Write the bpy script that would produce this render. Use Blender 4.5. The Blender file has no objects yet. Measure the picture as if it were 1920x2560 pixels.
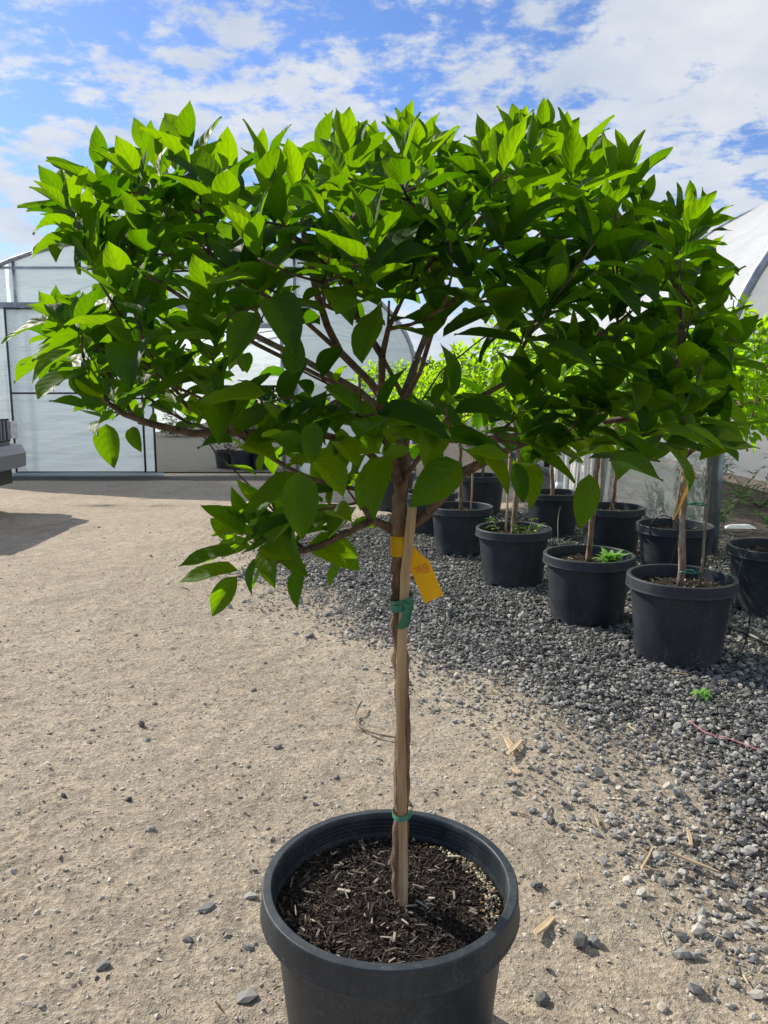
import bpy, bmesh, math, random
import numpy as np
from mathutils import Vector, Matrix

random.seed(7)
rng = np.random.default_rng(11)
C = bpy.context.scene.collection
R = math.radians

# ------------------------------------------------------------------ camera, sky, sun
scn = bpy.context.scene
CAM_H, PITCH, FPX = 1.38, R(9.0), 1923.0
cd = bpy.data.cameras.new('camera'); cam = bpy.data.objects.new('camera', cd); C.objects.link(cam)
cam.location = (0, 0, CAM_H); cam.rotation_euler = (R(90) - PITCH, 0, 0)
cd.sensor_fit = 'VERTICAL'; cd.sensor_height = 24; cd.lens = 24 * FPX / 2560; cd.clip_start = .05; cd.clip_end = 3000
scn.camera = cam
SUN_EL = R(36)
SD = Vector((-.788, .616, 0)).normalized() * math.cos(SUN_EL) + Vector((0, 0, math.sin(SUN_EL)))   # towards the sun
sl = bpy.data.lights.new('sun', 'SUN'); sl.energy = 5.0; sl.angle = R(.55); sl.color = (1, .93, .82)
so = bpy.data.objects.new('sun', sl); C.objects.link(so)
so.rotation_euler = SD.to_track_quat('Z', 'Y').to_euler(); so.location = (-6, 6, 8)
scn.view_settings.view_transform = 'Standard'; scn.view_settings.look = 'None'
scn.view_settings.exposure = 0.36; scn.view_settings.gamma = 1
scn.view_settings.use_curve_mapping = False
scn.cycles.max_bounces = 10; scn.cycles.transparent_max_bounces = 16
scn.cycles.transmission_bounces = 8; scn.cycles.diffuse_bounces = 4

class NT:
    """small node-tree helper"""
    def __init__(s, tree): s.t = tree; tree.nodes.clear()
    def n(s, typ, ins=None, **kw):
        nd = s.t.nodes.new(typ)
        for k, v in kw.items(): setattr(nd, k, v)
        for k, v in (ins or {}).items():
            if isinstance(v, bpy.types.NodeSocket): s.t.links.new(v, nd.inputs[k])
            else: nd.inputs[k].default_value = v
        return nd
    def math(s, op, a, b=0.0, c=0.0, clamp=False):
        return s.n('ShaderNodeMath', {0: a, 1: b, 2: c}, operation=op, use_clamp=clamp).outputs[0]
    def mix(s, f, a, b, bt='MIX'):
        return s.n('ShaderNodeMix', {0: f, 6: a, 7: b}, data_type='RGBA', blend_type=bt).outputs[2]
    def mr(s, v, a, b, c=0.0, d=1.0, smooth=False):
        return s.n('ShaderNodeMapRange', {0: v, 1: a, 2: b, 3: c, 4: d}, interpolation_type='SMOOTHSTEP' if smooth else 'LINEAR').outputs[0]
    def noise(s, vec, scale, detail=4, rough=.55, dist=0.0):
        return s.n('ShaderNodeTexNoise', {'Vector': vec, 'Scale': scale, 'Detail': detail, 'Roughness': rough, 'Distortion': dist}).outputs[0]
    def link(s, a, b): s.t.links.new(a, b)

w = bpy.data.worlds.new('World'); scn.world = w; w.use_nodes = True
t = NT(w.node_tree)
sky = t.n('ShaderNodeTexSky', sky_type='NISHITA', sun_disc=False, sun_elevation=SUN_EL, sun_rotation=math.atan2(SD.x, SD.y), air_density=1.0, dust_density=.4, ozone_density=2.2)
tc = t.n('ShaderNodeTexCoord')
sep = t.n('ShaderNodeSeparateXYZ', {0: tc.outputs['Generated']})
zz = t.math('ADD', t.math('MAXIMUM', sep.outputs[2], 0.0), .16)
px = t.math('DIVIDE', sep.outputs[0], zz); py = t.math('DIVIDE', sep.outputs[1], zz)
pv = t.n('ShaderNodeCombineXYZ', {0: px, 1: py, 2: 0.0}).outputs[0]
big = t.noise(t.n('ShaderNodeVectorMath', {0: pv, 1: (3.1, 1.7, 0)}, operation='ADD').outputs[0], .75, 5, .55, .3)
fine = t.noise(t.n('ShaderNodeVectorMath', {0: pv, 1: (9.0, 4.0, 2)}, operation='ADD').outputs[0], 7.0, 8, .62, .1)
side = t.mr(px, -1.2, .5, -.085, .06)
cl = t.math('ADD', t.math('ADD', t.math('MULTIPLY', big, .66), t.math('MULTIPLY', fine, .82)), side)
cov = t.mr(cl, .655, .800, 0, 1, True)
shade = t.noise(pv, 2.0, 6, .6)
ccol = t.mix(t.mr(shade, .35, .65), (7.0, 7.9, 9.3, 1), (10.2, 10.5, 10.9, 1))
blue = t.mix(1.0, sky.outputs[0], (1.2, 1.46, 2.0, 1), 'MULTIPLY')
low = t.mr(sep.outputs[2], 0.0, .28, .7, 0.0, True)
cov2 = t.math('MAXIMUM', cov, low)
skyc = t.mix(t.math('MULTIPLY', cov2, .93), blue, ccol)
bg = t.n('ShaderNodeBackground', {0: skyc, 1: .064})
t.link(bg.outputs[0], t.n('ShaderNodeOutputWorld').inputs[0])

# ------------------------------------------------------------------ helpers
def P(x, y, Y):
    """point on the plane at distance Y seen at photo position x, y"""
    a = (x - 960) / FPX; v = (y - 1280) / FPX
    dy = math.cos(PITCH) - v * math.sin(PITCH); dz = -math.sin(PITCH) - v * math.cos(PITCH)
    k = Y / dy
    return Vector((a * k, Y, CAM_H + dz * k))
def G(x, y, z=0.0):
    a = (x - 960) / FPX; v = (y - 1280) / FPX
    dy = math.cos(PITCH) - v * math.sin(PITCH); dz = -math.sin(PITCH) - v * math.cos(PITCH)
    k = (z - CAM_H) / dz
    return Vector((a * k, dy * k, z))
S = 1920 / 1659.0

def smooth(o, on=True):
    o.data.polygons.foreach_set('use_smooth', np.full(len(o.data.polygons), on)); return o
def tag(o, label=None, cat=None, group=None, kind=None):
    if label: o['label'] = label
    if cat: o['category'] = cat
    if group: o['group'] = group
    if kind: o['kind'] = kind
    return o
def empty(name, loc, label=None, cat=None, group=None, rz=0):
    o = bpy.data.objects.new(name, None); C.objects.link(o); o.location = loc; o.rotation_euler = (0, 0, rz)
    o.empty_display_size = .1
    return tag(o, label, cat, group)
def link_mesh(name, me, mat=None, parent=None):
    if mat and not me.materials: me.materials.append(mat)
    o = bpy.data.objects.new(name, me); C.objects.link(o)
    if parent is not None: o.parent = parent
    return o

class MB:
    def __init__(s): s.v = []; s.f = []
    def add(s, vs, fs):
        n = len(s.v); s.v.extend([tuple(p) for p in vs]); s.f.extend([tuple(i + n for i in f) for f in fs]); return s
    def box(s, c, d, M=None):
        cx, cy, cz = c; a, b, h = d[0] / 2, d[1] / 2, d[2] / 2
        vs = [Vector((cx + i * a, cy + j * b, cz + k * h)) for i in (-1, 1) for j in (-1, 1) for k in (-1, 1)]
        if M is not None: vs = [M @ p for p in vs]
        return s.add(vs, [(0, 1, 3, 2), (4, 6, 7, 5), (0, 4, 5, 1), (2, 3, 7, 6), (0, 2, 6, 4), (1, 5, 7, 3)])
    def tube(s, pts, rad, n=8, cap=True, rough=0, sq=False):
        pts = [Vector(p) for p in pts]
        if not isinstance(rad, (list, tuple)): rad = [rad] * len(pts)
        T = []
        for i in range(len(pts)):
            d = pts[min(i + 1, len(pts) - 1)] - pts[max(i - 1, 0)]
            T.append(d.normalized() if d.length > 1e-9 else Vector((0, 0, 1)))
        u = T[0].orthogonal().normalized()
        if abs(T[0].z) > .8: u = (Vector((1, 0, 0)) - T[0] * T[0].x).normalized()
        vs = []
        for p, tt, r in zip(pts, T, rad):
            u = (u - tt * u.dot(tt)).normalized(); b = tt.cross(u)
            for k in range(n):
                a = 2 * math.pi * (k + (.5 if sq else 0)) / n
                rr = r * (1 + (random.uniform(-rough, rough) if rough else 0))
                vs.append(p + (u * math.cos(a) + b * math.sin(a)) * rr)
        fs = []
        for i in range(len(pts) - 1):
            for k in range(n):
                k2 = (k + 1) % n
                fs.append((i * n + k, i * n + k2, (i + 1) * n + k2, (i + 1) * n + k))
        if cap:
            fs.append(tuple(range(n))[::-1]); m = (len(pts) - 1) * n; fs.append(tuple(m + k for k in range(n)))
        return s.add(vs, fs)
    def lathe(s, prof, n=96, c=(0, 0, 0), skip=None, sup=True):
        if sup:
            pr = [prof[0]]
            for i in range(1, len(prof) - 1):
                for j, o_ in ((i - 1, 1), (i, 0), (i + 1, 1)):
                    if not o_: pr.append(prof[i]); continue
                    L = math.hypot(prof[j][0] - prof[i][0], prof[j][1] - prof[i][1]); f_ = min(.3, .0012 / max(L, 1e-6))
                    pr.append((prof[i][0] + (prof[j][0] - prof[i][0]) * f_, prof[i][1] + (prof[j][1] - prof[i][1]) * f_))
            prof = pr + [prof[-1]]
        vs = []
        for (r, z) in prof:
            for k in range(n):
                a = 2 * math.pi * k / n; vs.append((c[0] + r * math.cos(a), c[1] + r * math.sin(a), c[2] + z))
        fs = []
        for i in range(len(prof) - 1):
            for k in range(n):
                if skip and skip(prof[i][0], (prof[i][1] + prof[i + 1][1]) / 2, k): continue
                k2 = (k + 1) % n; fs.append((i * n + k, i * n + k2, (i + 1) * n + k2, (i + 1) * n + k))
        return s.add(vs, fs)
    def mesh(s, name, mat=None, sm=False):
        me = bpy.data.meshes.new(name); me.from_pydata(s.v, [], s.f); me.update()
        if mat: me.materials.append(mat)
        if sm: me.polygons.foreach_set('use_smooth', np.ones(len(me.polygons), bool))
        return me
    def build(s, name, mat=None, parent=None, sm=False): return link_mesh(name, s.mesh(name, mat, sm), None, parent)

def np_mesh(name, verts, faces, mat, attrs=None, uv=None, sm=True):
    """verts (n,3), faces (m,k) with constant k"""
    me = bpy.data.meshes.new(name); n, m, k = len(verts), len(faces), faces.shape[1]
    me.vertices.add(n); me.vertices.foreach_set('co', verts.astype(np.float32).ravel())
    me.loops.add(m * k); me.loops.foreach_set('vertex_index', faces.astype(np.int32).ravel())
    me.polygons.add(m); me.polygons.foreach_set('loop_start', np.arange(0, m * k, k, dtype=np.int32))
    me.update(calc_edges=True)
    me.polygons.foreach_set('use_smooth', np.full(m, sm))
    if uv is not None:
        l = me.uv_layers.new(name='UVMap'); l.data.foreach_set('uv', uv[faces.ravel()].astype(np.float32).ravel())
    for a, val in (attrs or {}).items():
        at = me.attributes.new(a, 'FLOAT', 'POINT'); at.data.foreach_set('value', val.astype(np.float32))
    me.materials.append(mat); me.validate()
    return me

LAT = np.random.default_rng(5).random((256, 256))
def vn(x, y, sc, ox=0.0):
    x = np.asarray(x, float) * sc + ox; y = np.asarray(y, float) * sc + ox * 1.7
    xi = np.floor(x).astype(int); yi = np.floor(y).astype(int); fx = x - xi; fy = y - yi
    fx = fx * fx * (3 - 2 * fx); fy = fy * fy * (3 - 2 * fy)
    g = lambda a, b: LAT[a & 255, b & 255]
    return (g(xi, yi) * (1 - fx) + g(xi + 1, yi) * fx) * (1 - fy) + (g(xi, yi + 1) * (1 - fx) + g(xi + 1, yi + 1) * fx) * fy
def fbm(x, y, sc, o=4, ox=0.0):
    r = 0; a = .5
    for i in range(o): r = r + a * vn(x, y, sc * 2 ** i, ox + i * 17.3); a *= .5
    return r / (1 - .5 ** o)

# ------------------------------------------------------------------ materials
def mat(name):
    m = bpy.data.materials.new(name); m.use_nodes = True; return m, NT(m.node_tree)
def finish(nt, sh): nt.link(sh, nt.n('ShaderNodeOutputMaterial').inputs[0])
def simple(name, col, rough=.6, metal=0.0, var=.15, scale=20.0, bump=0.0, spec=.5, col2=None, stretch=(1, 1, 1)):
    m, n = mat(name); co = n.n('ShaderNodeTexCoord').outputs['Object']
    co = n.n('ShaderNodeMapping', {0: co, 'Scale': stretch}).outputs[0]
    ns = n.noise(co, scale, 5, .6)
    c2 = col2 or tuple(min(1, c * (1 + 2.5 * var)) for c in col); c1 = tuple(c * (1 - var) for c in col) if not col2 else col
    c = n.mix(n.mr(ns, .35, .68), (*c1, 1), (*c2, 1))
    ins = {'Base Color': c, 'Roughness': rough, 'Metallic': metal, 'Specular IOR Level': spec}
    p = n.n('ShaderNodeBsdfPrincipled', ins)
    if bump:
        b = n.n('ShaderNodeBump', {'Height': n.noise(co, scale * 3, 6, .65), 'Strength': .8, 'Distance': bump}); n.link(b.outputs[0], p.inputs['Normal'])
    finish(n, p.outputs[0]); return m

def leaf_material(name, dark, light, tdark, tlight, tr=.5, rough=.46, spec=.28):
    m, n = mat(name)
    tint = n.n('ShaderNodeAttribute', attribute_name='tint').outputs['Fac']
    uv = n.n('ShaderNodeSeparateXYZ', {0: n.n('ShaderNodeTexCoord').outputs['UV']})
    a = n.math('MULTIPLY', n.math('ABSOLUTE', n.math('SUBTRACT', uv.outputs[0], .5)), 2.0)
    sq = n.math('POWER', a, 1.5)
    l = n.math('FRACT', n.math('MULTIPLY', n.math('SUBTRACT', uv.outputs[1], n.math('MULTIPLY', sq, .34)), 5.5))
    d = n.math('ABSOLUTE', n.math('SUBTRACT', l, .5))            # 0.5 at a vein, 0 between veins
    lat = n.mr(d, .40, .5, 0, 1, True)
    mid = n.mr(a, .0, .09, 1, 0, True)
    vein = n.math('MAXIMUM', n.math('MULTIPLY', lat, .8), mid)
    oc = n.n('ShaderNodeTexCoord').outputs['Object']
    blot = n.noise(oc, 25, 4, .6)
    f = n.math('ADD', tint, n.math('MULTIPLY', n.math('SUBTRACT', blot, .5), .35), clamp=True)
    base = n.mix(f, (*dark, 1), (*light, 1)); base = n.mix(n.math('MULTIPLY', vein, .38), base, (light[0] * 1.6, light[1] * 1.35, light[2] * 2, 1))
    tcol = n.mix(f, (*tdark, 1), (*tlight, 1)); tcol = n.mix(n.math('MULTIPLY', vein, .4), tcol, (tdark[0] * .7, tdark[1] * .7, tdark[2] * .7, 1))
    h = n.math('SUBTRACT', n.math('MULTIPLY', n.math('COSINE', n.math('MULTIPLY', d, 6.283)), .5), vein)
    h = n.math('ADD', h, n.math('MULTIPLY', n.noise(oc, 180, 3, .5), .7))
    bp = n.n('ShaderNodeBump', {'Height': h, 'Strength': .38, 'Distance': .0009}).outputs[0]
    p = n.n('ShaderNodeBsdfPrincipled', {'Base Color': base, 'Roughness': rough, 'Specular IOR Level': spec, 'Normal': bp})
    tr_ = n.n('ShaderNodeBsdfTranslucent', {'Color': tcol, 'Normal': bp})
    finish(n, n.n('ShaderNodeMixShader', {0: tr, 1: p.outputs[0], 2: tr_.outputs[0]}).outputs[0]); return m
M_leaf = leaf_material('hydrangea_leaf', (.007, .028, .002), (.040, .11, .003), (.095, .27, .001), (.42, .70, .002), .5, .48, .17)
M_leafb = leaf_material('background_leaf', (.03, .10, .005), (.09, .24, .007), (.26, .58, .003), (.65, .98, .01), .62)  # brighter copy of the tree leaf, sun from behind painted into its colour
M_shrub = leaf_material('shrub_leaf', (.02, .06, .01), (.05, .13, .03), (.05, .15, .01), (.12, .3, .02), .35)
M_purple = leaf_material('purple_leaf', (.03, .006, .015), (.08, .012, .03), (.08, .005, .02), (.2, .01, .05), .35)
M_weed = leaf_material('weed_leaf', (.14, .32, .06), (.32, .55, .16), (.25, .6, .04), (.5, .9, .12), .4)
M_bark = simple('bark', (.085, .052, .03), .85, var=.3, scale=45, bump=.008, col2=(.34, .24, .15), stretch=(1, 1, .25), spec=.2)
M_twig = simple('twig_bark', (.05, .032, .02), .7, var=.3, scale=60, bump=.001, col2=(.19, .125, .08), spec=.3)
M_paletrunk = simple('pale_trunk', (.13, .095, .065), .85, scale=40, bump=.003, col2=(.34, .27, .19), stretch=(1, 1, .3), spec=.2)
M_stake = simple('stake_wood', (.30, .19, .09), .75, scale=55, bump=.002, col2=(.56, .40, .23), stretch=(1, 1, .06), spec=.25)
def pot_material(name, c1, c2, rough, spec, dust):
    m, n = mat(name); oc = n.n('ShaderNodeTexCoord').outputs['Object']
    big_n = n.noise(oc, 6, 5, .62, .4); st = n.noise(n.n('ShaderNodeMapping', {0: oc, 'Scale': (26, 26, 2.2)}).outputs[0], 1.0, 5, .7)
    spk = n.noise(oc, 130, 3, .6); z_ = n.n('ShaderNodeSeparateXYZ', {0: oc}).outputs[2]
    c = n.mix(n.mr(n.math('ADD', n.math('MULTIPLY', big_n, .5), n.math('MULTIPLY', st, .5)), .38, .64), (*c1, 1), (*c2, 1))
    foot = n.mr(z_, .0, .16, 1, 0, True)
    df = n.math('MULTIPLY', n.mr(n.math('ADD', n.math('MULTIPLY', spk, .6), n.math('MULTIPLY', big_n, .4)), .50, .66, 0, 1, True), n.math('ADD', n.math('MULTIPLY', foot, .6), .22))
    df = n.math('MULTIPLY', df, dust)
    c = n.mix(df, c, (.24, .21, .17, 1))
    b = n.n('ShaderNodeBump', {'Height': n.math('ADD', st, n.math('MULTIPLY', spk, .25)), 'Strength': .5, 'Distance': .0009})
    r_ = n.mr(big_n, .3, .7, rough - .08, rough + .1)
    finish(n, n.n('ShaderNodeBsdfPrincipled', {'Base Color': c, 'Roughness': r_, 'Specular IOR Level': spec, 'Normal': b.outputs[0]}).outputs[0]); return m
M_pot = pot_material('pot_plastic', (.008, .012, .018), (.022, .029, .036), .56, .5, .6)
M_potfront = pot_material('front_pot_plastic', (.009, .014, .019), (.032, .042, .047), .5, .5, .8)
M_soil = simple('potting_soil', (.018, .012, .009), .95, scale=60, bump=.006, col2=(.06, .042, .03), spec=.1)
M_yellow = simple('yellow_tag', (.95, .58, .01), .45, var=.05, spec=.4)
_n = NT.__new__(NT); _n.t = M_yellow.node_tree; _p = [q for q in _n.t.nodes if q.type == 'BSDF_PRINCIPLED'][0]; _o = [q for q in _n.t.nodes if q.type == 'OUTPUT_MATERIAL'][0]
_n.link(_n.n('ShaderNodeMixShader', {0: .62, 1: _p.outputs[0], 2: _n.n('ShaderNodeBsdfTranslucent', {'Color': (1, .72, .015, 1)}).outputs[0]}).outputs[0], _o.inputs[0])
M_ink = simple('faded_print', (.62, .16, .01), .6)
M_green = simple('green_tape', (.01, .10, .05), .35, var=.2, col2=(.03, .22, .12))
M_black = simple('black_plastic', (.012, .013, .014), .45)
M_white = simple('white_plastic', (.68, .70, .72), .5, var=.04)
M_metal = simple('galvanised_steel', (.30, .32, .35), .45, .7, scale=12)
M_dark = simple('dark_steel', (.05, .055, .065), .5, .3)
M_splinter = simple('splinter_wood', (.36, .26, .15), .8, scale=40, bump=.001, col2=(.6, .47, .3), stretch=(.2, 1, 1))

def attr_mat(name, ramp, rough=.85, bump=.0015, sc=90, spec=.3):
    m, n = mat(name); tint = n.n('ShaderNodeAttribute', attribute_name='tint').outputs['Fac']
    cr = n.n('ShaderNodeValToRGB', {0: tint}); e = cr.color_ramp.elements
    while len(e) < len(ramp): e.new(.5)
    for i, (p_, c) in enumerate(ramp): e[i].position = p_; e[i].color = (*c, 1)
    oc = n.n('ShaderNodeTexCoord').outputs['Object']; ns = n.noise(oc, sc, 4, .6)
    col = n.mix(n.mr(ns, .3, .7, .0, .5), cr.outputs[0], (.5, .48, .44, 1), 'OVERLAY')
    b = n.n('ShaderNodeBump', {'Height': ns, 'Strength': .7, 'Distance': bump})
    finish(n, n.n('ShaderNodeBsdfPrincipled', {'Base Color': col, 'Roughness': rough, 'Specular IOR Level': spec, 'Normal': b.outputs[0]}).outputs[0]); return m
M_stone = attr_mat('crushed_rock', [(0, (.035, .036, .036)), (.4, (.125, .125, .12)), (.75, (.30, .292, .272)), (.94, (.46, .43, .37)), (1, (.36, .31, .25))], .8)
M_pebble = attr_mat('dirt_pebble', [(0, (.10, .09, .08)), (.3, (.27, .24, .20)), (.7, (.46, .41, .33)), (1, (.6, .55, .47))], .9)
M_chip = attr_mat('bark_chip', [(0, (.010, .007, .005)), (.4, (.035, .022, .016)), (.65, (.12, .095, .075)), (.85, (.30, .26, .21)), (1, (.55, .49, .38))], .75, .001, 60)
M_crumb = attr_mat('pale_lime_crumb', [(0, (.30, .13, .05)), (.4, (.38, .34, .20)), (1, (.58, .57, .44))], .9, .001, 60)

def film(name, tr, alpha, tint=(.78, .83, .84)):
    m, n = mat(name); oc = n.n('ShaderNodeTexCoord').outputs['Object']
    wr = n.noise(n.n('ShaderNodeMapping', {0: oc, 'Rotation': (0, .5, 0), 'Scale': (.8, 1, 1.6)}).outputs[0], 1.1, 5, .5, .6)
    fold = n.noise(n.n('ShaderNodeMapping', {0: oc, 'Rotation': (0, -.5, 0), 'Scale': (1, 1, 5)}).outputs[0], 1.3, 3, .5)
    b = n.n('ShaderNodeBump', {'Height': n.math('ADD', wr, n.math('MULTIPLY', fold, 1.3)), 'Strength': .8, 'Distance': .05}).outputs[0]
    col = n.mix(n.mr(wr, .4, .7), (*[c * .88 for c in tint], 1), (*tint, 1))  # hazy tone, darker in wrinkle hollows: fold shading put into the colour
    p = n.n('ShaderNodeBsdfPrincipled', {'Base Color': col, 'Roughness': .28, 'Specular IOR Level': .5, 'Normal': b})
    q = n.n('ShaderNodeBsdfTranslucent', {'Color': (*[min(1, c * 1.08) for c in tint], 1), 'Normal': b})
    mm = n.n('ShaderNodeMixShader', {0: tr, 1: p.outputs[0], 2: q.outputs[0]})
    tp = n.n('ShaderNodeBsdfTransparent', {0: (.93, .96, .96, 1)})
    finish(n, n.n('ShaderNodeMixShader', {0: alpha, 1: mm.outputs[0], 2: tp.outputs[0]}).outputs[0]); return m
M_film = film('greenhouse_film', .6, .14, (.70, .77, .78))
M_door = film('door_film', .62, .02, (.76, .83, .86))
M_filmw = film('white_greenhouse_film', .5, .03, (.90, .90, .88))
M_clear = film('clear_film', .5, .72)

# ground material: dirt and gravel mixed by the attribute "gravel"
m, n = mat('ground_dirt'); M_ground = m
oc = n.n('ShaderNodeTexCoord').outputs['Object']; gr = n.n('ShaderNodeAttribute', attribute_name='gravel').outputs['Fac']
n1 = n.noise(oc, .9, 5, .6); n2 = n.noise(oc, 9, 6, .65, .4); n3 = n.noise(oc, 60, 5, .65); n4 = n.noise(oc, 240, 3, .6)
dirt = n.mix(n.mr(n1, .3, .7), (.44, .36, .258, 1), (.60, .505, .375, 1))
dirt = n.mix(n.mr(n2, .34, .66, 0, .55), (.31, .25, .185, 1), dirt) if False else n.mix(n.mr(n2, .62, .40, 0, .5), dirt, (.30, .26, .21, 1))
dirt = n.mix(n.mr(n3, .53, .38, 0, .6), dirt, (.22, .19, .155, 1))  # dirt specks; the dark lows also paint in shade of the relief
dirt = n.mix(n.mr(n3, .55, .67, 0, .5), dirt, (.72, .66, .56, 1))
dirt = n.mix(n.mr(n.noise(oc, 2.6, 6, .7, .5), .54, .68, 0, .45, True), dirt, (.27, .225, .175, 1))
vor = n.n('ShaderNodeTexVoronoi', {'Vector': oc, 'Scale': 42.0, 'Randomness': 1.0}); vs_ = n.n('ShaderNodeSeparateColor', {0: vor.outputs['Color']})
gcol = n.mix(vs_.outputs[0], (.05, .052, .052, 1), (.24, .24, .235, 1)); gcol = n.mix(n.mr(vor.outputs['Distance'], .25, .6), gcol, (.10, .09, .075, 1))
gf = n.math('ADD', gr, n.math('MULTIPLY', n.math('SUBTRACT', n3, .5), 1.2), clamp=True); gf = n.mr(gf, .32, .68, 0, 1, True)
col = n.mix(gf, dirt, gcol)
hh = n.math('ADD', n.math('MULTIPLY', n2, 2.2), n.math('ADD', n.math('MULTIPLY', n3, .9), n.math('MULTIPLY', n4, .22)))
hh = n.math('ADD', hh, n.math('MULTIPLY', gf, n.math('SUBTRACT', 1.0, n.math('MULTIPLY', vor.outputs['Distance'], 2.0))))
b = n.n('ShaderNodeBump', {'Height': hh, 'Strength': 1.0, 'Distance': .017})
finish(n, n.n('ShaderNodeBsdfPrincipled', {'Base Color': col, 'Roughness': .95, 'Specular IOR Level': .15, 'Normal': b.outputs[0]}).outputs[0])

# ------------------------------------------------------------------ ground
BY = [0, 1.5, 1.73, 2.0, 2.5, 3.2, 4.0, 5.6, 7.0, 8.3, 9.0, 30]
BX = [1.6, 1.10, .98, .86, .80, .52, -.05, -1.0, -1.25, -.4, 1.5, 2.2]
def gravel(x, y):
    x = np.asarray(x, float); y = np.asarray(y, float)
    d = x - np.interp(y, BY, BX) + (fbm(x, y, 2.3, 4, 3.0) - .5) * .8
    g = np.clip(d / 1.05 + .30, 0, 1) ** 1.25
    strip = np.clip(1 - np.abs(y - 12.1 + (fbm(x, y, 1.5, 2) - .5) * .3) / .55, 0, 1) * 1.3
    pt = np.clip(1 - np.hypot((x + 3.2) / 1.6, (y - 9.2) / .35) , 0, 1) * .7 * fbm(x, y, 3, 3, 8)*1.5
    pc = np.clip(1 - np.hypot((x + 3.3) / .9, (y - 7.7) / .7), 0, 1) * fbm(x, y, 4, 3, 1)
    return np.clip(np.maximum(np.maximum(g, strip), np.maximum(pt, pc)), 0, 1)
def gz(x, y):
    x = np.asarray(x, float); y = np.asarray(y, float)
    g = gravel(x, y)
    near = np.clip((14 - np.hypot(x, y)) / 6, 0, 1)
    h = (fbm(x, y, 1.1, 3) - .5) * .022 + (fbm(x + y * .4, y, 9, 3, 5) - .5) * .010 + np.maximum(0, fbm(x + .5 * y, y * 1.2, 24, 3, 9) - .5) * .032 + (fbm(x, y, 5, 2, 33) - .5) * .014
    for off in (0.0, .72):
        dd = (x + 1.05 + off + .22 * (y - 2)) ; m_ = np.exp(-(dd / .085) ** 4) * (y < 9) * np.clip(fbm(x, y, .9, 2, 50) * 3 - .9, 0, 1)
        h = h - m_ * (.004 + .003 * np.sign(np.sin((y * 1.05 + np.abs(dd) * 1.2) * 95)))
    return (h + g * .008) * near
def axis(lo, hi, mid0, mid1, step, grow=1.12):
    a = list(np.arange(mid0, mid1, step)); s = step
    while a[-1] < hi: s *= grow; a.append(a[-1] + s)
    s = step
    while a[0] > lo: s *= grow; a.insert(0, a[0] - s)
    return np.array(a)
xs = axis(-1500, 1500, -1.9, 2.0, .0125); ys = axis(-60, 2500, 1.3, 4.2, .0125, 1.03)
X, Y = np.meshgrid(xs, ys); nx, ny = len(xs), len(ys)
V = np.stack([X.ravel(), Y.ravel(), gz(X, Y).ravel()], 1)
ii = np.arange(nx * ny).reshape(ny, nx)
F = np.stack([ii[:-1, :-1].ravel(), ii[:-1, 1:].ravel(), ii[1:, 1:].ravel(), ii[1:, :-1].ravel()], 1)
ground = link_mesh('ground', np_mesh('ground', V, F, M_ground, {'gravel': gravel(V[:, 0], V[:, 1])}))
ground['kind'] = 'structure'

# scattered stones
PHI = (1 + 5 ** .5) / 2
ICO = np.array([(-1, PHI, 0), (1, PHI, 0), (-1, -PHI, 0), (1, -PHI, 0), (0, -1, PHI), (0, 1, PHI), (0, -1, -PHI), (0, 1, -PHI), (PHI, 0, -1), (PHI, 0, 1), (-PHI, 0, -1), (-PHI, 0, 1)]) / 1.902
ICF = np.array([(0, 11, 5), (0, 5, 1), (0, 1, 7), (0, 7, 10), (0, 10, 11), (1, 5, 9), (5, 11, 4), (11, 10, 2), (10, 7, 6), (7, 1, 8), (3, 9, 4), (3, 4, 2), (3, 2, 6), (3, 6, 8), (3, 8, 9), (4, 9, 5), (2, 4, 11), (6, 2, 10), (8, 6, 7), (9, 8, 1)])
OCT = np.array([(1, 0, 0), (-1, 0, 0), (0, 1, 0), (0, -1, 0), (0, 0, 1), (0, 0, -1)], float)
OCF = np.array([(0, 2, 4), (2, 1, 4), (1, 3, 4), (3, 0, 4), (2, 0, 5), (1, 2, 5), (3, 1, 5), (0, 3, 5)])
def scatter(name, pos, rad, mt, base, faces, flat=(.55, .9), jit=.25, tints=None, tilt=.5, elong=(.6, 1.0), sm=False):
    N = len(pos); nv = len(base)
    v = base[None] * (1 + rng.uniform(-jit, jit, (N, nv, 1)))
    v = v * np.stack([np.ones(N), rng.uniform(*elong, N), rng.uniform(*flat, N)], 1)[:, None, :]
    def rot(v, a, i, j):
        c, s_ = np.cos(a)[:, None], np.sin(a)[:, None]; x_, y_ = v[:, :, i].copy(), v[:, :, j].copy()
        v[:, :, i] = c * x_ - s_ * y_; v[:, :, j] = s_ * x_ + c * y_
    rot(v, rng.uniform(-tilt, tilt, N), 0, 2); rot(v, rng.uniform(-tilt, tilt, N), 1, 2); rot(v, rng.uniform(0, 6.28, N), 0, 1)
    v = v * rad[:, None, None] + pos[:, None, :]
    f = faces[None] + (np.arange(N) * nv)[:, None, None]
    t_ = rng.random(N) if tints is None else tints
    return np_mesh(name, v.reshape(-1, 3), f.reshape(-1, faces.shape[1]), mt, {'tint': np.repeat(t_, nv)}, sm=sm)
def samp(n_, x0, x1, y0, y1, fn, pw=1.0):
    x = rng.uniform(x0, x1, n_); y = rng.uniform(y0, y1, n_)
    k = rng.random(n_) < fn(x, y) ** pw; return x[k], y[k]
def keep_clear(x, y): return (np.hypot(x - .012, y - 1.43) > .21)
xa, ya = samp(240000, -1.6, 3.4, 1.5, 6.0, lambda x, y: gravel(x, y) * (np.abs(x) < y * .53 + .2), 1.25)
xb, yb = samp(60000, -2.2, 3.4, 6.0, 9.2, lambda x, y: gravel(x, y), 1.3)
x = np.concatenate([xa, xb]); y = np.concatenate([ya, yb])
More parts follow.
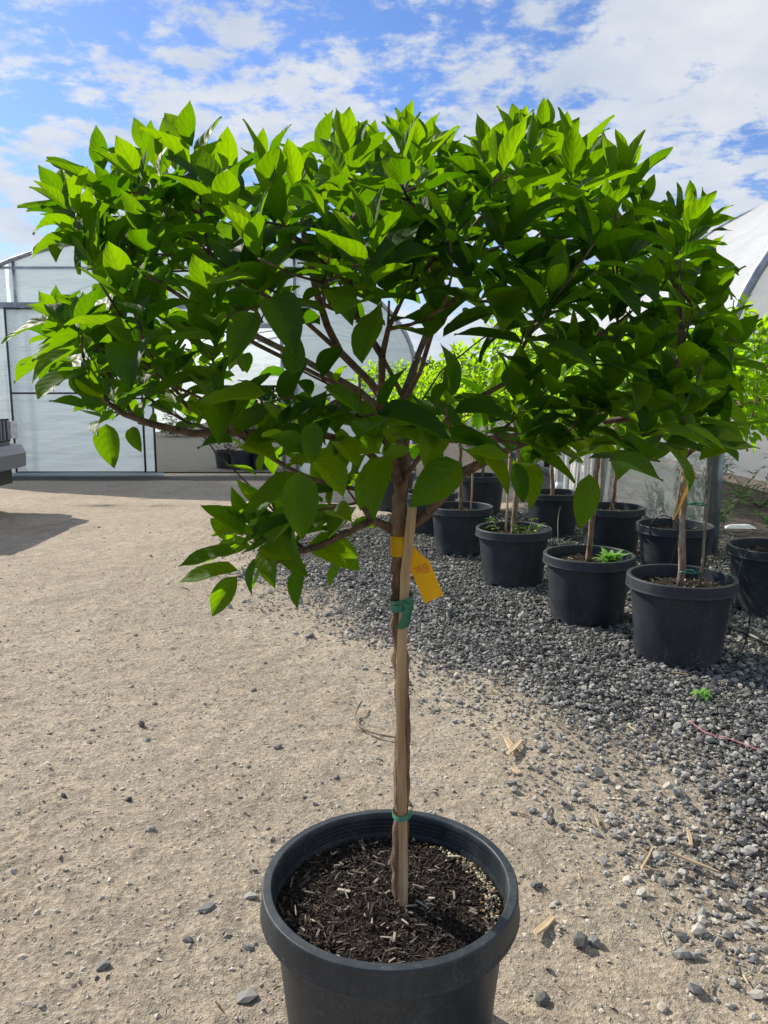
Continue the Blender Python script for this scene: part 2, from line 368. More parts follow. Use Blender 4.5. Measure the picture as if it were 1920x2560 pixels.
k = keep_clear(x, y) & (np.abs(x) < y * .56 + .35); x = x[k]; y = y[k]
rad = rng.lognormal(math.log(.0066), .46, len(x)).clip(.004, .024)
g_ = gravel(x, y); pz = gz(x, y) + rad * .35 + rng.random(len(x)) * .012 * g_
big_ = rad > .0095
for nm, kk, bs, fc in (('gravel', big_, ICO, ICF), ('fine_gravel', ~big_, OCT, OCF)):
    o = link_mesh(nm, scatter(nm, np.stack([x, y, pz], 1)[kk], rad[kk], M_stone, bs, fc, tints=np.clip(rng.beta(1.6, 2.2, kk.sum()) + (1 - gravel(x[kk], y[kk])) * .42 + np.clip(2.7 - y[kk], 0, 1) * .15, 0, rng.uniform(.7, 1, kk.sum())), jit=.36, flat=(.35, .8), elong=(.5, .95))); tag(o, kind='stuff')
print('stones', len(x), big_.sum())
# sparse stones on the dirt
x, y = samp(16000, -3, 2.6, 1.3, 8, lambda x, y: np.clip(.03 + np.clip((x - np.interp(y, BY, BX) + 1.1) / 1.1, 0, 1) ** 2 * .8 * fbm(x, y, 4, 3, 2) + fbm(x, y, 1.6, 3, 4) ** 3 * .35 + gravel(x, y) * .6, 0, 1))
k = keep_clear(x, y) & (np.abs(x) < y * .56 + .35); x = x[k]; y = y[k]
rad = rng.lognormal(math.log(.0058), .5, len(x)).clip(.003, .022)
o = link_mesh('loose_stones', scatter('loose_stones', np.stack([x, y, gz(x, y) + rad * .12], 1), rad, M_stone, ICO, ICF, tints=np.clip(rng.beta(2.2, 2.0, len(x)) + .15, 0, 1), flat=(.35, .7))); tag(o, kind='stuff')
x, y = samp(52000, -2.6, 2.2, 1.25, 5.5, lambda x, y: np.clip(.9 - gravel(x, y) * .6, 0, 1) * np.clip((6 - y) / 4, 0, 1))
k = keep_clear(x, y) & (np.abs(x) < y * .56 + .35); x = x[k]; y = y[k]
rad = rng.lognormal(math.log(.0037), .5, len(x)).clip(.0015, .012)
o = link_mesh('dirt_crumbs', scatter('dirt_crumbs', np.stack([x, y, gz(x, y) + rad * .05], 1), rad, M_pebble, OCT, OCF, flat=(.3, .7), tints=rng.beta(2.5, 1.6, len(x)))); tag(o, kind='stuff')

# straw and bark litter on the ground
x, y = samp(2600, -2.2, 2.6, 1.3, 6.5, lambda x, y: np.clip(.10 + np.exp(-((x - np.interp(y, BY, BX)) / .5) ** 2) * .6, 0, 1))
k = keep_clear(x, y); x = x[k]; y = y[k]
_b = np.array([(i, j * .11, k_ * .09) for i in (-1, 1) for j in (-1, 1) for k_ in (-1, 1)], float)
_f = np.array([(0, 1, 3, 2), (4, 6, 7, 5), (0, 4, 5, 1), (2, 3, 7, 6), (0, 2, 6, 4), (1, 5, 7, 3)])
M_litter = attr_mat('straw_litter', [(0, (.07, .045, .03)), (.5, (.22, .16, .10)), (1, (.55, .46, .30))], .8, .0005, 60)
o = link_mesh('straw_litter', scatter('straw_litter', np.stack([x, y, gz(x, y) + .006 + gravel(x, y) * .018], 1), rng.lognormal(math.log(.010), .5, len(x)).clip(.004, .035), M_litter, _b, _f, jit=.3, tilt=.12, elong=(.4, 1.3), flat=(.5, 1))); tag(o, kind='stuff')

# ------------------------------------------------------------------ leaves
def leaf_template(L, W, fold, curl, na=8, nc=4, wav=.0, seed=0, petiole=.10):
    r_ = random.Random(seed); rows = []
    ts = [0, petiole * .999] + [petiole + (1 - petiole) * (i / na) ** .95 for i in range(1, na + 1)]
    yy, zz_, ang = 0.0, 0.0, 0.0; prev = 0; bend = r_.uniform(-.25, .25)
    verts, uvs = [], []
    for t_ in ts:
        dt = (t_ - prev) * L; ang = -curl * t_ ** 1.3; yy += dt * math.cos(ang); zz_ += dt * math.sin(ang); prev = t_
        q = max(0, (t_ - petiole) / (1 - petiole))
        wd = W / 2 * (q ** .68) * ((1 - q) ** 1.0) / .3155 if 0 < q < 1 else 0
        wd = max(wd, .0011 if q < .02 else .0003)
        if .82 < q < 1: wd *= .9
        for j in range(nc + 1):
            s_ = (j / nc) * 2 - 1; xx = wd * s_
            up = fold * abs(xx) * (1 - .3 * q) + wav * W * math.sin(q * 9 + s_ * 1.3 + seed) * abs(s_) * (1 if q > 0 else 0) - .12 * xx * xx / max(W, .01)
            xo = bend * L * t_ * t_ * .35
            verts.append((xx + xo, yy - math.sin(ang) * up, zz_ + math.cos(ang) * up)); uvs.append((.5 + s_ * .5, q))
    faces = []; m_ = nc + 1
    for i in range(len(ts) - 1):
        for j in range(nc): faces.append((i * m_ + j, i * m_ + j + 1, (i + 1) * m_ + j + 1, (i + 1) * m_ + j))
    return np.array(verts), np.array(faces), np.array(uvs)

def frame(d, nrm):
    d = d.normalized(); x_ = d.cross(nrm)
    if x_.length < 1e-4: x_ = d.orthogonal()
    x_.normalize(); z_ = x_.cross(d)
    return x_, d, z_
class LeafBank:
    def __init__(s, mt, hi=True):
        s.mt = mt; s.tpl = []; s.me = {}
        na, nc = (8, 4) if hi else (5, 2)
        for i in range(14):
            r_ = random.Random(100 + i)
            cl_ = [.25, .5, .8, 1.1, .1, .6, .9, .4, .35, .7, 1.3, .15, .5, .0][i]
            s.tpl.append(leaf_template(1.0, r_.uniform(.37, .50), r_.uniform(.3, .95), cl_, na, nc, r_.uniform(.02, .06), i))
    def mesh(s, i, lv):
        if (i, lv) not in s.me:
            v, f, u = s.tpl[i]; s.me[(i, lv)] = np_mesh('leaf', v, f, s.mt, {'tint': np.full(len(v), lv / 6)}, u)
        return s.me[(i, lv)]
BANK = LeafBank(M_leaf, True); BANKB = LeafBank(M_leafb, False)

def rosette(out, pos, ax, size=1.0, droop=.0, nodes=4, lightness=.35, rnd=random, clear=None):
    """pairs of leaves round the end of a shoot; appended as (point, direction, normal, length, template, tint)"""
    ax = ax.normalized(); u = ax.orthogonal().normalized(); a0 = rnd.uniform(0, 6.28)
    u = u * math.cos(a0) + ax.cross(u) * math.sin(a0); v_ = ax.cross(u)
    for k in range(nodes):
        q = k / max(1, nodes - 1)                     # 0 lowest, 1 at the tip
        base = pos - ax * (.072 * (1 - q)) * size
        th = R(84 - 64 * q + rnd.uniform(-9, 9)); ln = (.116 - .044 * q) * size * rnd.uniform(.82, 1.15)
        kk = 3 if (k == 1 and rnd.random() < .35) else 2
        for j in range(kk):
            a = k * math.pi / 2 + j * 2 * math.pi / kk + rnd.uniform(-.3, .3)
            if rnd.random() < .06: continue
            r_ = u * math.cos(a) + v_ * math.sin(a)
            d = ax * math.cos(th) + r_ * math.sin(th); d.z -= droop * (1 - .7 * q) * (.5 + rnd.random() * .7)
            d.normalize(); nr = ax * math.sin(th) - r_ * math.cos(th)
            nr = nr + Vector((rnd.uniform(-.18, .18), rnd.uniform(-.18, .18), rnd.uniform(0, .2)))
            if clear and clear(base + d * ln): continue
            ti = rnd.choice([4, 11, 13, 0, 8]) if q > .6 else rnd.randrange(13)
            out.append((base + r_ * .003, d, nr, ln, ti, min(1, max(0, lightness + .30 * q + rnd.uniform(-.3, .35)))))

def put_leaves(leaves, bank, root, base, nparts, campos):
    """the leaves that show largest become parts, the others one joined part"""
    def key(l):
        c = l[0] + l[1] * l[3] * .5; e = (campos - c); x_, d, z_ = frame(l[1], l[2])
        return -(l[3] ** 2) * (.35 + abs(z_.dot(e.normalized()))) / e.length_squared
    order = sorted(leaves, key=key)
    for l in order[:nparts]:
        x_, d, z_ = frame(l[1], l[2])
        o_ = bpy.data.objects.new('leaf', bank.mesh(l[4], int(l[5] * 6 + .5))); C.objects.link(o_); o_.parent = root
        Mx = Matrix((x_, d, z_)).transposed().to_4x4() @ Matrix.Scale(l[3], 4); Mx.translation = l[0] - base
        o_.matrix_basis = Mx
    rest = order[nparts:]
    if not rest: return
    Vs, Fs, Us, Ts = [], [], [], []; n0 = 0
    for l in rest:
        v, f, u = bank.tpl[l[4]]; A = np.array(frame(l[1], l[2]))          # rows x,d,z
        Vs.append(v @ A * l[3] + np.array(l[0] - base)); Fs.append(f + n0); Us.append(u); Ts.append(np.full(len(v), l[5])); n0 += len(v)
    o_ = link_mesh('foliage', np_mesh('foliage', np.concatenate(Vs), np.concatenate(Fs), bank.mt, {'tint': np.concatenate(Ts)}, np.concatenate(Us)), None, root)
    o_['kind'] = 'stuff'

# ------------------------------------------------------------------ branch skeleton
def grow(seeds, tips, origin):
    """seeds: list of (pos, parent); tips attach one by one to the closest well-placed node"""
    nodes = [dict(p=Vector(p), par=pa, tip=False) for p, pa in seeds]
    def plen(i):
        s_ = 0
        while nodes[i]['par'] is not None: s_ += (nodes[i]['p'] - nodes[nodes[i]['par']]['p']).length; i = nodes[i]['par']
        return s_
    for nd in range(len(nodes)): nodes[nd]['l'] = plen(nd)
    for ti, tp in sorted(enumerate(tips), key=lambda q: (q[1] - origin).length):
        best, bc = None, 1e9; dt_ = (tp - origin).length
        for i, nd in enumerate(nodes):
            if nd['par'] is None or nd['tip'] or nd.get('no'): continue
            v_ = tp - nd['p']; L = v_.length
            if L < .03: continue
            out = (nd['p'] - nodes[nd['par']]['p']).normalized(); c_ = v_.dot(out) / L
            if c_ < .15: continue
            cost = L * (1 + 1.1 * (1 - c_)) + .18 * nd['l'] + .02 * nd.get('ch', 0)
            if cost < bc: best, bc = i, cost
        if best is None: best = 1
        nd = nodes[best]; nd['ch'] = nd.get('ch', 0) + 1; p0 = nd['p']; v_ = tp - p0; L = v_.length
        out = (p0 - nodes[nd['par']]['p']).normalized() if nd['par'] is not None else v_.normalized()
        c1 = p0 + (out * .5 + v_.normalized() * .5) * L * .35; c2 = tp - (v_.normalized() * .55 + Vector((0, 0, .45))) * L * .3
        k_ = max(2, int(L / .045)); last = best
        for q in range(1, k_ + 1):
            s_ = q / k_; b_ = p0 * (1 - s_) ** 3 + c1 * 3 * s_ * (1 - s_) ** 2 + c2 * 3 * s_ * s_ * (1 - s_) + tp * s_ ** 3
            if q < k_: b_ += Vector([random.uniform(-.003, .003) for _ in range(3)])
            nodes.append(dict(p=b_, par=last, tip=(q == k_), l=nodes[last]['l'] + (b_ - nodes[last]['p']).length)); last = len(nodes) - 1
    return nodes
def skin_branches(nodes, root, base, mt, rt=.0021, ex=2.35, trunk_n=1, rmax=.012, ns=6, one=False, minr=None):
    kids = {}
    for i, nd in enumerate(nodes):
        if nd['par'] is not None: kids.setdefault(nd['par'], []).append(i)
    r = [0.0] * len(nodes)
    for i in range(len(nodes) - 1, -1, -1):
        ks = kids.get(i, []); r[i] = rt if not ks else sum(r[k_] ** ex for k_ in ks) ** (1 / ex) + .00002
        r[i] = min(r[i], rmax)
        if 'r' in nodes[i]: r[i] = max(r[i], nodes[i]['r'])
    # chains: follow the thickest child
    groups = {}
    def walk(i, par, gid):
        chain = [nodes[par]['p'] - base] if par is not None else []; rr = [min(r[par], r[i] * 1.25)] if par is not None else []
        stack = []
        while True:
            chain.append(nodes[i]['p'] - base); rr.append(r[i]); ks = sorted(kids.get(i, []), key=lambda k_: -r[k_])
            if not ks: break
            for k_ in ks[1:]: stack.append((k_, i))
            i = ks[0]
        groups.setdefault(gid, MB()).tube(chain, rr, ns if rr[0] > .004 else 5, rough=.07)
        for k_, p_ in stack: walk(k_, p_, gid)
    tops = [k_ for k_ in kids.get(trunk_n, [])]
    for g_i, k_ in enumerate(tops): walk(k_, trunk_n, 0 if one else g_i)
    for mb in groups.values(): mb.build('branch', mt, root, True)
    return r

# ------------------------------------------------------------------ pots
def pot_parts(name, root, mt, dia=.51, hgt=.39, inner=.065, chips=True, n=96, holes=True, rings=False):
    q = dia / .51
    prof_b = [(.0, .004), (.19 * q, .004), (.200 * q, 0.0), (.2035 * q, .004), (.2050 * q, .036), (.235 * q, hgt - .055), (.239 * q, hgt - .050)]
    mb = MB(); sk = (lambda r_, z_, k_: r_ > .199 * q and z_ < .033 and (k_ % 16) in (3, 4)) if holes else None
    mb.lathe(prof_b, n, skip=sk)
    mb.build('pot_body', mt, root, True)
    rim = [(.239 * q, hgt - .050), (.2615 * q, hgt - .056), (.2625 * q, hgt - .053), (.2605 * q, hgt - .045), (.2580 * q, hgt - .003), (.2560 * q, hgt), (.2400 * q, hgt + .0005), (.2375 * q, hgt - .003)]
    if rings:
        z_ = hgt - .008
        for i in range(4): rim += [(.2362 * q, z_), (.2356 * q, z_ - .003), (.2356 * q, z_ - .007), (.2358 * q, z_ - .0095)]; z_ -= .0095
    rim += [(.2320 * q, hgt - .06), (.2270 * q, hgt - .12)]
    o_ = MB().lathe(rim, n).build('rim', mt, root, True)
    return q
def soil_part(root, q, z, big=False, seed=1):
    nr, na = (26, 72) if big else (6, 30); vs, fs = [(0, 0, z + .012)], []
    for i in range(1, nr + 1):
        for k_ in range(na):
            rr = .2335 * q * i / nr; a = 2 * math.pi * k_ / na; xx, yy = rr * math.cos(a), rr * math.sin(a)
            vs.append((xx, yy, z + .012 * (1 - i / nr) + float(fbm(xx, yy, 18, 3, seed) - .5) * .016 + (-.004 if i == nr else 0)))
    for k_ in range(na): fs.append((0, 1 + k_, 1 + (k_ + 1) % na))
    for i in range(nr - 1):
        for k_ in range(na):
            k2 = (k_ + 1) % na; fs.append((1 + i * na + k_, 1 + (i + 1) * na + k_, 1 + (i + 1) * na + k2, 1 + i * na + k2))
    mb = MB(); mb.v = vs; mb.f = fs
    return mb.build('soil', M_soil, root, True)
BOXV = np.array([(i, j, k_) for i in (-1, 1) for j in (-1, 1) for k_ in (-1, 1)], float)
BOXF = np.array([(0, 1, 3, 2), (4, 6, 7, 5), (0, 4, 5, 1), (2, 3, 7, 6), (0, 2, 6, 4), (1, 5, 7, 3)])
def chip_mesh(name, N, q, z, smin, smax, mt=M_chip, tb=(1.3, 2.2), rmax=.226, zr=.008):
    a = rng.uniform(0, 6.28, N); rr = rmax * q * np.sqrt(rng.random(N)); x_, y_ = rr * np.cos(a), rr * np.sin(a)
    base = BOXV.copy(); base[:, 1] *= .20 * np.where(base[:, 0] > 0, .45, 1.1); base[:, 2] *= .12
    pz_ = z + .012 * (1 - rr / (.2335 * q)) + rng.random(N) * zr
    return scatter(name, np.stack([x_, y_, pz_], 1), rng.uniform(smin, smax, N), mt, base, BOXF, flat=(.5, 1.2), jit=.28, tints=rng.beta(*tb, N), tilt=.55, elong=(.5, 1.5))

# ------------------------------------------------------------------ front pot and tree
FP = Vector((.012, 1.43, 0)); HG = .402
fp = empty('nursery_pot', FP, 'large black plastic nursery pot in the foreground, full of bark mulch', 'pot')
q = pot_parts('front', fp, M_potfront, .51, HG, n=128, holes=False, rings=True)
SZ = HG - .062
soil = soil_part(fp, q, SZ, True)
o = link_mesh('bark_mulch', chip_mesh('bark_mulch', 9000, q, SZ, .0022, .0085, tb=(.9, 2.5)), None, soil); o['kind'] = 'stuff'
cms = []
for i in range(10):
    base = BOXV.copy(); base[:, 1] *= random.uniform(.18, .4); base[:, 2] *= .13
    v = base * (1 + rng.uniform(-.3, .3, (8, 1)))
    cms.append(np_mesh('bark_chip', v, BOXF, M_chip, {'tint': np.full(8, [.3, .5, .6, .72, .8, .85, .9, .45, .55, .95][i])}, sm=False))
for i in range(110):
    a = random.uniform(0, 6.28); rr = .218 * math.sqrt(random.random()); o = bpy.data.objects.new('bark_chip', random.choice(cms)); C.objects.link(o); o.parent = soil
    o.location = (rr * math.cos(a), rr * math.sin(a), SZ + .013 + .012 * (1 - rr / .2335)); o.rotation_euler = (random.uniform(-.4, .4), random.uniform(-.5, .5), random.uniform(0, 6.28)); o.scale = (random.uniform(.005, .013), random.uniform(.004, .010), .008)
# pale lime granules along the right inner edge
N = 260; a = rng.normal(.30, .42, N); rr = .222 - np.abs(rng.normal(0, .014, N)); rad = rng.uniform(.0018, .0048, N)
o = link_mesh('lime_granules', scatter('lime_granules', np.stack([rr * np.cos(a), rr * np.sin(a), np.full(N, SZ + .008)], 1) + rng.normal(0, .002, (N, 3)), rad, M_crumb, ICO, ICF), None, soil); o['kind'] = 'stuff'

tree = empty('potted_tree', FP + Vector((0, 0, SZ)), 'tall leafy standard tree with a wide flat-topped crown in the foreground pot', 'tree')
TB = tree.location.copy()
tr_px = [(1000, 2262), (1001, 2150), (1002, 2050), (1004, 1930), (1007, 1820), (1004, 1700), (1000, 1600), (998, 1520), (999, 1440), (995, 1370), (996, 1300), (1000, 1230), (1010, 1150), (1002, 1070), (1012, 1000)]
TY = 1.436
tp_ = [P(x_, y_, TY) for x_, y_ in tr_px]; tp_[0].z = SZ - .01
# finer trunk with knots
pts, rd = [], []
for i in range(len(tp_) - 1):
    for k_ in range(4):
        s_ = k_ / 4; pts.append(tp_[i].lerp(tp_[i + 1], s_) - TB + Vector((random.uniform(-.001, .001), random.uniform(-.001, .001), 0)))
        hfrac = (i + s_) / len(tp_); rd.append((.0155 - .003 * hfrac) * (1 + random.uniform(-.09, .12) + (.28 if random.random() < .10 else 0)))
pts.append(tp_[-1] - TB); rd.append(.010)
MB().tube(pts, rd, 14, rough=.12).build('trunk', M_bark, tree, True)
# tips (photo positions in the 1659-wide view, distance)
hand = [(215, 425, 1.40), (135, 470, 1.42), (345, 350, 1.45), (262, 410, 1.35), (470, 380, 1.35), (560, 350, 1.5), (630, 395, 1.25), (690, 345, 1.4), (738, 315, 1.6), (800, 345, 1.5), (868, 305, 1.62), (905, 310, 1.5),
        (950, 350, 1.4), (1062, 335, 1.5), (1128, 300, 1.62), (1190, 290, 1.6), (1240, 325, 1.5), (1300, 385, 1.45), (1362, 392, 1.5), (1405, 440, 1.4), (1482, 462, 1.42), (1530, 505, 1.4), (1480, 560, 1.3), (1545, 640, 1.4),
        (1560, 700, 1.35), (1590, 760, 1.42), (1545, 850, 1.4), (1570, 930, 1.42), (1500, 925, 1.2), (1400, 1010, 1.2), (1285, 985, 1.05), (1150, 965, 1.05), (1010, 965, .98), (1060, 975, 1.1), (645, 965, .95), (570, 985, 1.1),
        (545, 1175, 1.25), (520, 1195, 1.38), (585, 1125, 1.3), (560, 1060, 1.4), (620, 1200, 1.36), (745, 1070, 1.36), (800, 1110, 1.3), (715, 1165, 1.42), (600, 1150, 1.4), (700, 1105, 1.3), (650, 1045, 1.2), (265, 895, 1.3), (175, 880, 1.42), (215, 800, 1.4), (165, 745, 1.42), (140, 665, 1.45), (120, 700, 1.5), (310, 755, 1.2), (330, 825, 1.15),
        (190, 525, 1.3), (250, 560, 1.35), (410, 930, 1.45), (720, 905, 1.0), (830, 965, 1.1), (765, 1010, 1.25), (470, 905, 1.1), (790, 1100, 1.35), (550, 610, .98), (840, 640, 1.0), (720, 590, 1.05), (590, 480, 1.0), (750, 430, 1.05),
        (380, 470, 1.1), (460, 430, 1.0), (900, 560, 1.0), (900, 480, 1.1), (1010, 450, 1.1), (1150, 470, 1.05), (1250, 500, 1.1), (1350, 560, 1.05), (1200, 620, 1.0), (1330, 700, 1.05), (1150, 700, 1.1), (1420, 640, 1.1), (1230, 800, 1.0),
        (1400, 780, 1.05), (1130, 880, 1.05), (1300, 880, 1.05), (1450, 880, 1.1), (680, 800, .98), (590, 850, 1.05), (940, 930, 1.1), (1560, 790, 1.6), (1480, 960, 1.5), (60, 700, 1.47), (200, 590, 1.55), (1150, 330, 1.4), (880, 350, 1.3)]
poly = [(130, 490), (130, 410), (220, 395), (300, 350), (390, 350), (480, 375), (640, 365), (740, 340), (880, 325), (970, 365), (1050, 365), (1120, 325), (1200, 315), (1290, 380), (1370, 410), (1420, 475), (1490, 475), (1540, 510), (1500, 610), (1520, 680), (1500, 800), (1500, 900), (1400, 930), (1280, 950), (1000, 950), (850, 950), (700, 980), (600, 950), (440, 920), (290, 890), (170, 880), (210, 800), (130, 720), (130, 650), (220, 570), (130, 490)]
def inpoly(x_, y_, pl=poly):
    c_ = False; j = len(pl) - 1
    for i in range(len(pl)):
        (xi, yi), (xj, yj) = pl[i], pl[j]
        if (yi > y_) != (yj > y_) and x_ < (xj - xi) * (y_ - yi) / (yj - yi) + xi: c_ = not c_
        j = i
    return c_
tips3 = [P((850 + (a - 850) * .945) * S, (b_ + (28 if b_ < 480 else 10) - max(0, b_ - 850) * (.35 if a > 900 else .1)) * S, 1.43 + (c_ - 1.43) * .82) for a, b_, c_ in hand]
rt_ = random.Random(21); tries = 0; extra = 0
while extra < 118 and tries < 9000:
    tries += 1; a, b_ = rt_.uniform(100, 1600), rt_.uniform(280, 1010)
    if not inpoly(a, b_): continue
    win = ((a - 850) / 330) ** 2 + ((b_ - 745) / 120) ** 2 < 1
    e = min(1, ((a - 850) / 800) ** 2 + ((b_ - 660) / 430) ** 2)
    sh = rt_.choice([-1, 1, 1, -1, -1]) * rt_.uniform(.55, 1) ** .6
    if win and rt_.random() < .88: continue
    if b_ > 600 and rt_.random() < .5: continue
    p_ = P(a * S, b_ * S, 1.43 + .50 * math.sqrt(1 - e * .85) * sh)
    if p_.z > 1.88 or p_.z < 1.12: continue
    if min((p_ - t2).length for t2 in tips3) < .070: continue
    tips3.append(p_); extra += 1
# seed limbs: index 0 trunk foot of crown, 1 = trunk top node
def limb(seeds, pts_, par):
    for p_ in pts_: seeds.append((p_, par)); par = len(seeds) - 1
    return par
fork = P(996, 1330, TY); seeds = [(P(992, 1400, TY), None), (fork, 0)]
f2 = P(1000, 1210, TY); f3 = P(1006, 1080, TY); f4 = P(1012, 1000, TY)
limb(seeds, [f2, f3, f4], 1); i2, i3, i4 = 2, 3, 4
limb(seeds, [P(1060, 1290, 1.43), P(1110, 1235, 1.41), P(1160, 1180, 1.38), P(1280, 1120, 1.33), P(1400, 1070, 1.28)], 1)
limb(seeds, [P(930, 1300, 1.42), P(870, 1330, 1.40), P(800, 1365, 1.37), P(720, 1385, 1.33), P(680, 1410, 1.30)], 1)
limb(seeds, [P(900, 1110, 1.40), P(760, 1075, 1.36), P(620, 1082, 1.32), P(480, 1083, 1.29), P(380, 1060, 1.27), P(310, 1035, 1.26), P(268, 1006, 1.25)], i2)
limb(seeds, [P(930, 960, 1.36), P(850, 880, 1.30), P(760, 800, 1.24)], i3)
limb(seeds, [P(960, 900, 1.46), P(900, 800, 1.50), P(820, 720, 1.56)], i4)
limb(seeds, [P(1050, 930, 1.36), P(1080, 830, 1.28), P(1100, 740, 1.22)], i4)
limb(seeds, [P(1100, 930, 1.46), P(1200, 850, 1.50), P(1330, 770, 1.52)], i3)
limb(seeds, [P(1040, 900, 1.52), P(1080, 800, 1.62), P(1110, 720, 1.72)], i4)
limb(seeds, [P(900, 980, 1.50), P(760, 900, 1.56), P(640, 840, 1.60)], i3)
limb(seeds, [P(840, 960, 1.32), P(640, 860, 1.30), P(480, 760, 1.32), P(330, 660, 1.34), P(225, 590, 1.36)], i3)
limb(seeds, [P(1130, 1030, 1.30), P(1260, 960, 1.20), P(1400, 900, 1.14)], i2)
limb(seeds, [P(950, 1040, 1.28), P(860, 980, 1.16), P(760, 930, 1.08)], i2)
nodes = grow(seeds, tips3, fork)
for i in (1, 2, 3, 4): nodes[i]['r'] = .011
for i in range(5, 17): nodes[i]['r'] = .0062
nodes[5]['r'] = .011; nodes[6]['r'] = .0105; nodes[7]['r'] = .0095
for i in range(16, 22): nodes[i]['r'] = max(.0042, .0066 - (i - 16) * .0004)
skin_branches(nodes, tree, TB, M_twig, rt=.0016, rmax=.0078, ns=8)
leaves = []; CC = Vector((0, 1.43, 1.08)); rl = random.Random(5)
for i, tp in enumerate(tips3):
    d = (tp - CC); low = max(0, min(1, (1.42 - tp.z) / .25)); ax = d.normalized() * .65 + Vector((0, 0, .85 - .45 * low))
    ax += Vector((rl.uniform(-.25, .25), rl.uniform(-.25, .25), 0))
    rosette(leaves, tp + ax.normalized() * .02, ax, rl.uniform(.82, 1.10), droop=.05 + .40 * low, nodes=rl.choice([4, 5, 5]), lightness=.14 + .12 * low, rnd=rl)  # low rosettes tinted paler, their backlit glow put into the colour
# small leaves along the inner branches
cand = [nd for nd in nodes if not nd['tip'] and nd['l'] > .30 and nd['par'] is not None]
for nd in rl.sample(cand, min(130, len(cand))):
    ax = (nd['p'] - nodes[nd['par']]['p']).normalized(); sd = ax.orthogonal(); a = rl.uniform(0, 6.28)
    sd = Matrix.Rotation(a, 3, ax) @ sd; d = (sd + ax * .5 + Vector((0, 0, .3))).normalized()
    leaves.append((nd['p'], d, Vector((rl.uniform(-.4, .4), rl.uniform(-.4, .4), 1)), rl.uniform(.035, .08), rl.randrange(13), rl.uniform(.2, .9)))
NROS = len(leaves)
# big leaves that the photograph shows hanging or reaching out (foot, tip in the 1659-wide view)
for (x0, y0, x1, y1, Yd, ln, nz) in [(110, 690, 2, 733, 1.45, 0, .9), (648, 1000, 650, 1160, .92, 0, .3), (565, 665, 492, 775, .95, 0, .3), (1010, 990, 885, 1085, .97, 0, .3), (1275, 1010, 1262, 1142, 1.0, 0, .2),
        (1300, 990, 1430, 1035, 1.02, 0, .8), (228, 905, 240, 1008, 1.24, 0, .2), (285, 915, 300, 975, 1.3, 0, .2), (1110, 990, 1130, 1085, 1.06, 0, .3), (1000, 975, 1105, 985, .97, 0, .7), (520, 1235, 448, 1328, 1.24, 0, .3),
        (525, 1190, 385, 1215, 1.22, 0, .8), (530, 1230, 385, 1250, 1.25, 0, .8), (535, 1165, 445, 1090, 1.25, 0, .6), (545, 1165, 640, 1110, 1.24, 0, .6), (550, 1180, 630, 1205, 1.22, 0, .5), (630, 820, 640, 720, .95, 0, .1),
        (590, 850, 435, 860, 1.0, 0, .6), (690, 830, 790, 885, .97, 0, .6), (1500, 1000, 1600, 945, 1.3, 0, .7), (1480, 950, 1640, 960, 1.3, 0, .7), (1530, 500, 1578, 495, 1.4, 0, .7), (215, 415, 107, 335, 1.4, 0, .5), (180, 480, 45, 440, 1.42, 0, .7),
        (322, 335, 290, 255, 1.45, 0, .1), (372, 330, 352, 256, 1.45, 0, .1), (1180, 285, 1186, 215, 1.6, 0, .1), (1122, 300, 1108, 225, 1.6, 0, .1), (1490, 460, 1490, 390, 1.42, 0, .1), (790, 1000, 785, 1100, 1.1, 0, .2), (680, 900, 670, 1000, .98, 0, .2), (735, 930, 745, 1010, 1.1, 0, .2)]:
    a = P(x0 * S, y0 * S, Yd); b_ = P(x1 * S, y1 * S, Yd - .015); d = b_ - a
    leaves.append((a, d, Vector((rl.uniform(-.2, .2), -1, nz)) if nz < .5 else Vector((0, -.35, nz)), d.length * 1.04, rl.choice([4, 0, 8, 11]), rl.uniform(.15, .55)))
def proj(p_):
    x_, y_, z_ = p_.x, p_.y, p_.z - CAM_H; dep = y_ * math.cos(PITCH) - z_ * math.sin(PITCH); up = y_ * math.sin(PITCH) + z_ * math.cos(PITCH)
    return (960 + FPX * x_ / dep) / S, (1280 - FPX * up / dep) / S
kept = []
for l in leaves[:NROS]:
    a, b_ = proj(l[0] + l[1] * l[3] * .5)
    if ((a - 800) / 340) ** 2 + ((b_ - 750) / 105) ** 2 < 1 and rl.random() < .72: continue
    if 300 < a < 1250 and b_ > 800 and rl.random() < .22: continue
    if a > 880 and b_ > 1000 and rl.random() < .85: continue
    if 815 < a < 990 and b_ > 1035: continue
    if 540 < a < 900 and b_ > 1000 and rl.random() < .4: continue
    if a < 215 and 535 < b_ < 650 and rl.random() < .95: continue
    if a < 70: continue
    if 300 < a < 560 and 925 < b_ < 1120 and rl.random() < .7: continue
    if a > 1625 and rl.random() < .8: continue
    if a < 460 and b_ > 850 and rl.random() < .6: continue
    kept.append(l)
leaves = kept + leaves[NROS:]
put_leaves(leaves, BANK, tree, TB, 300, Vector((0, 0, CAM_H)))

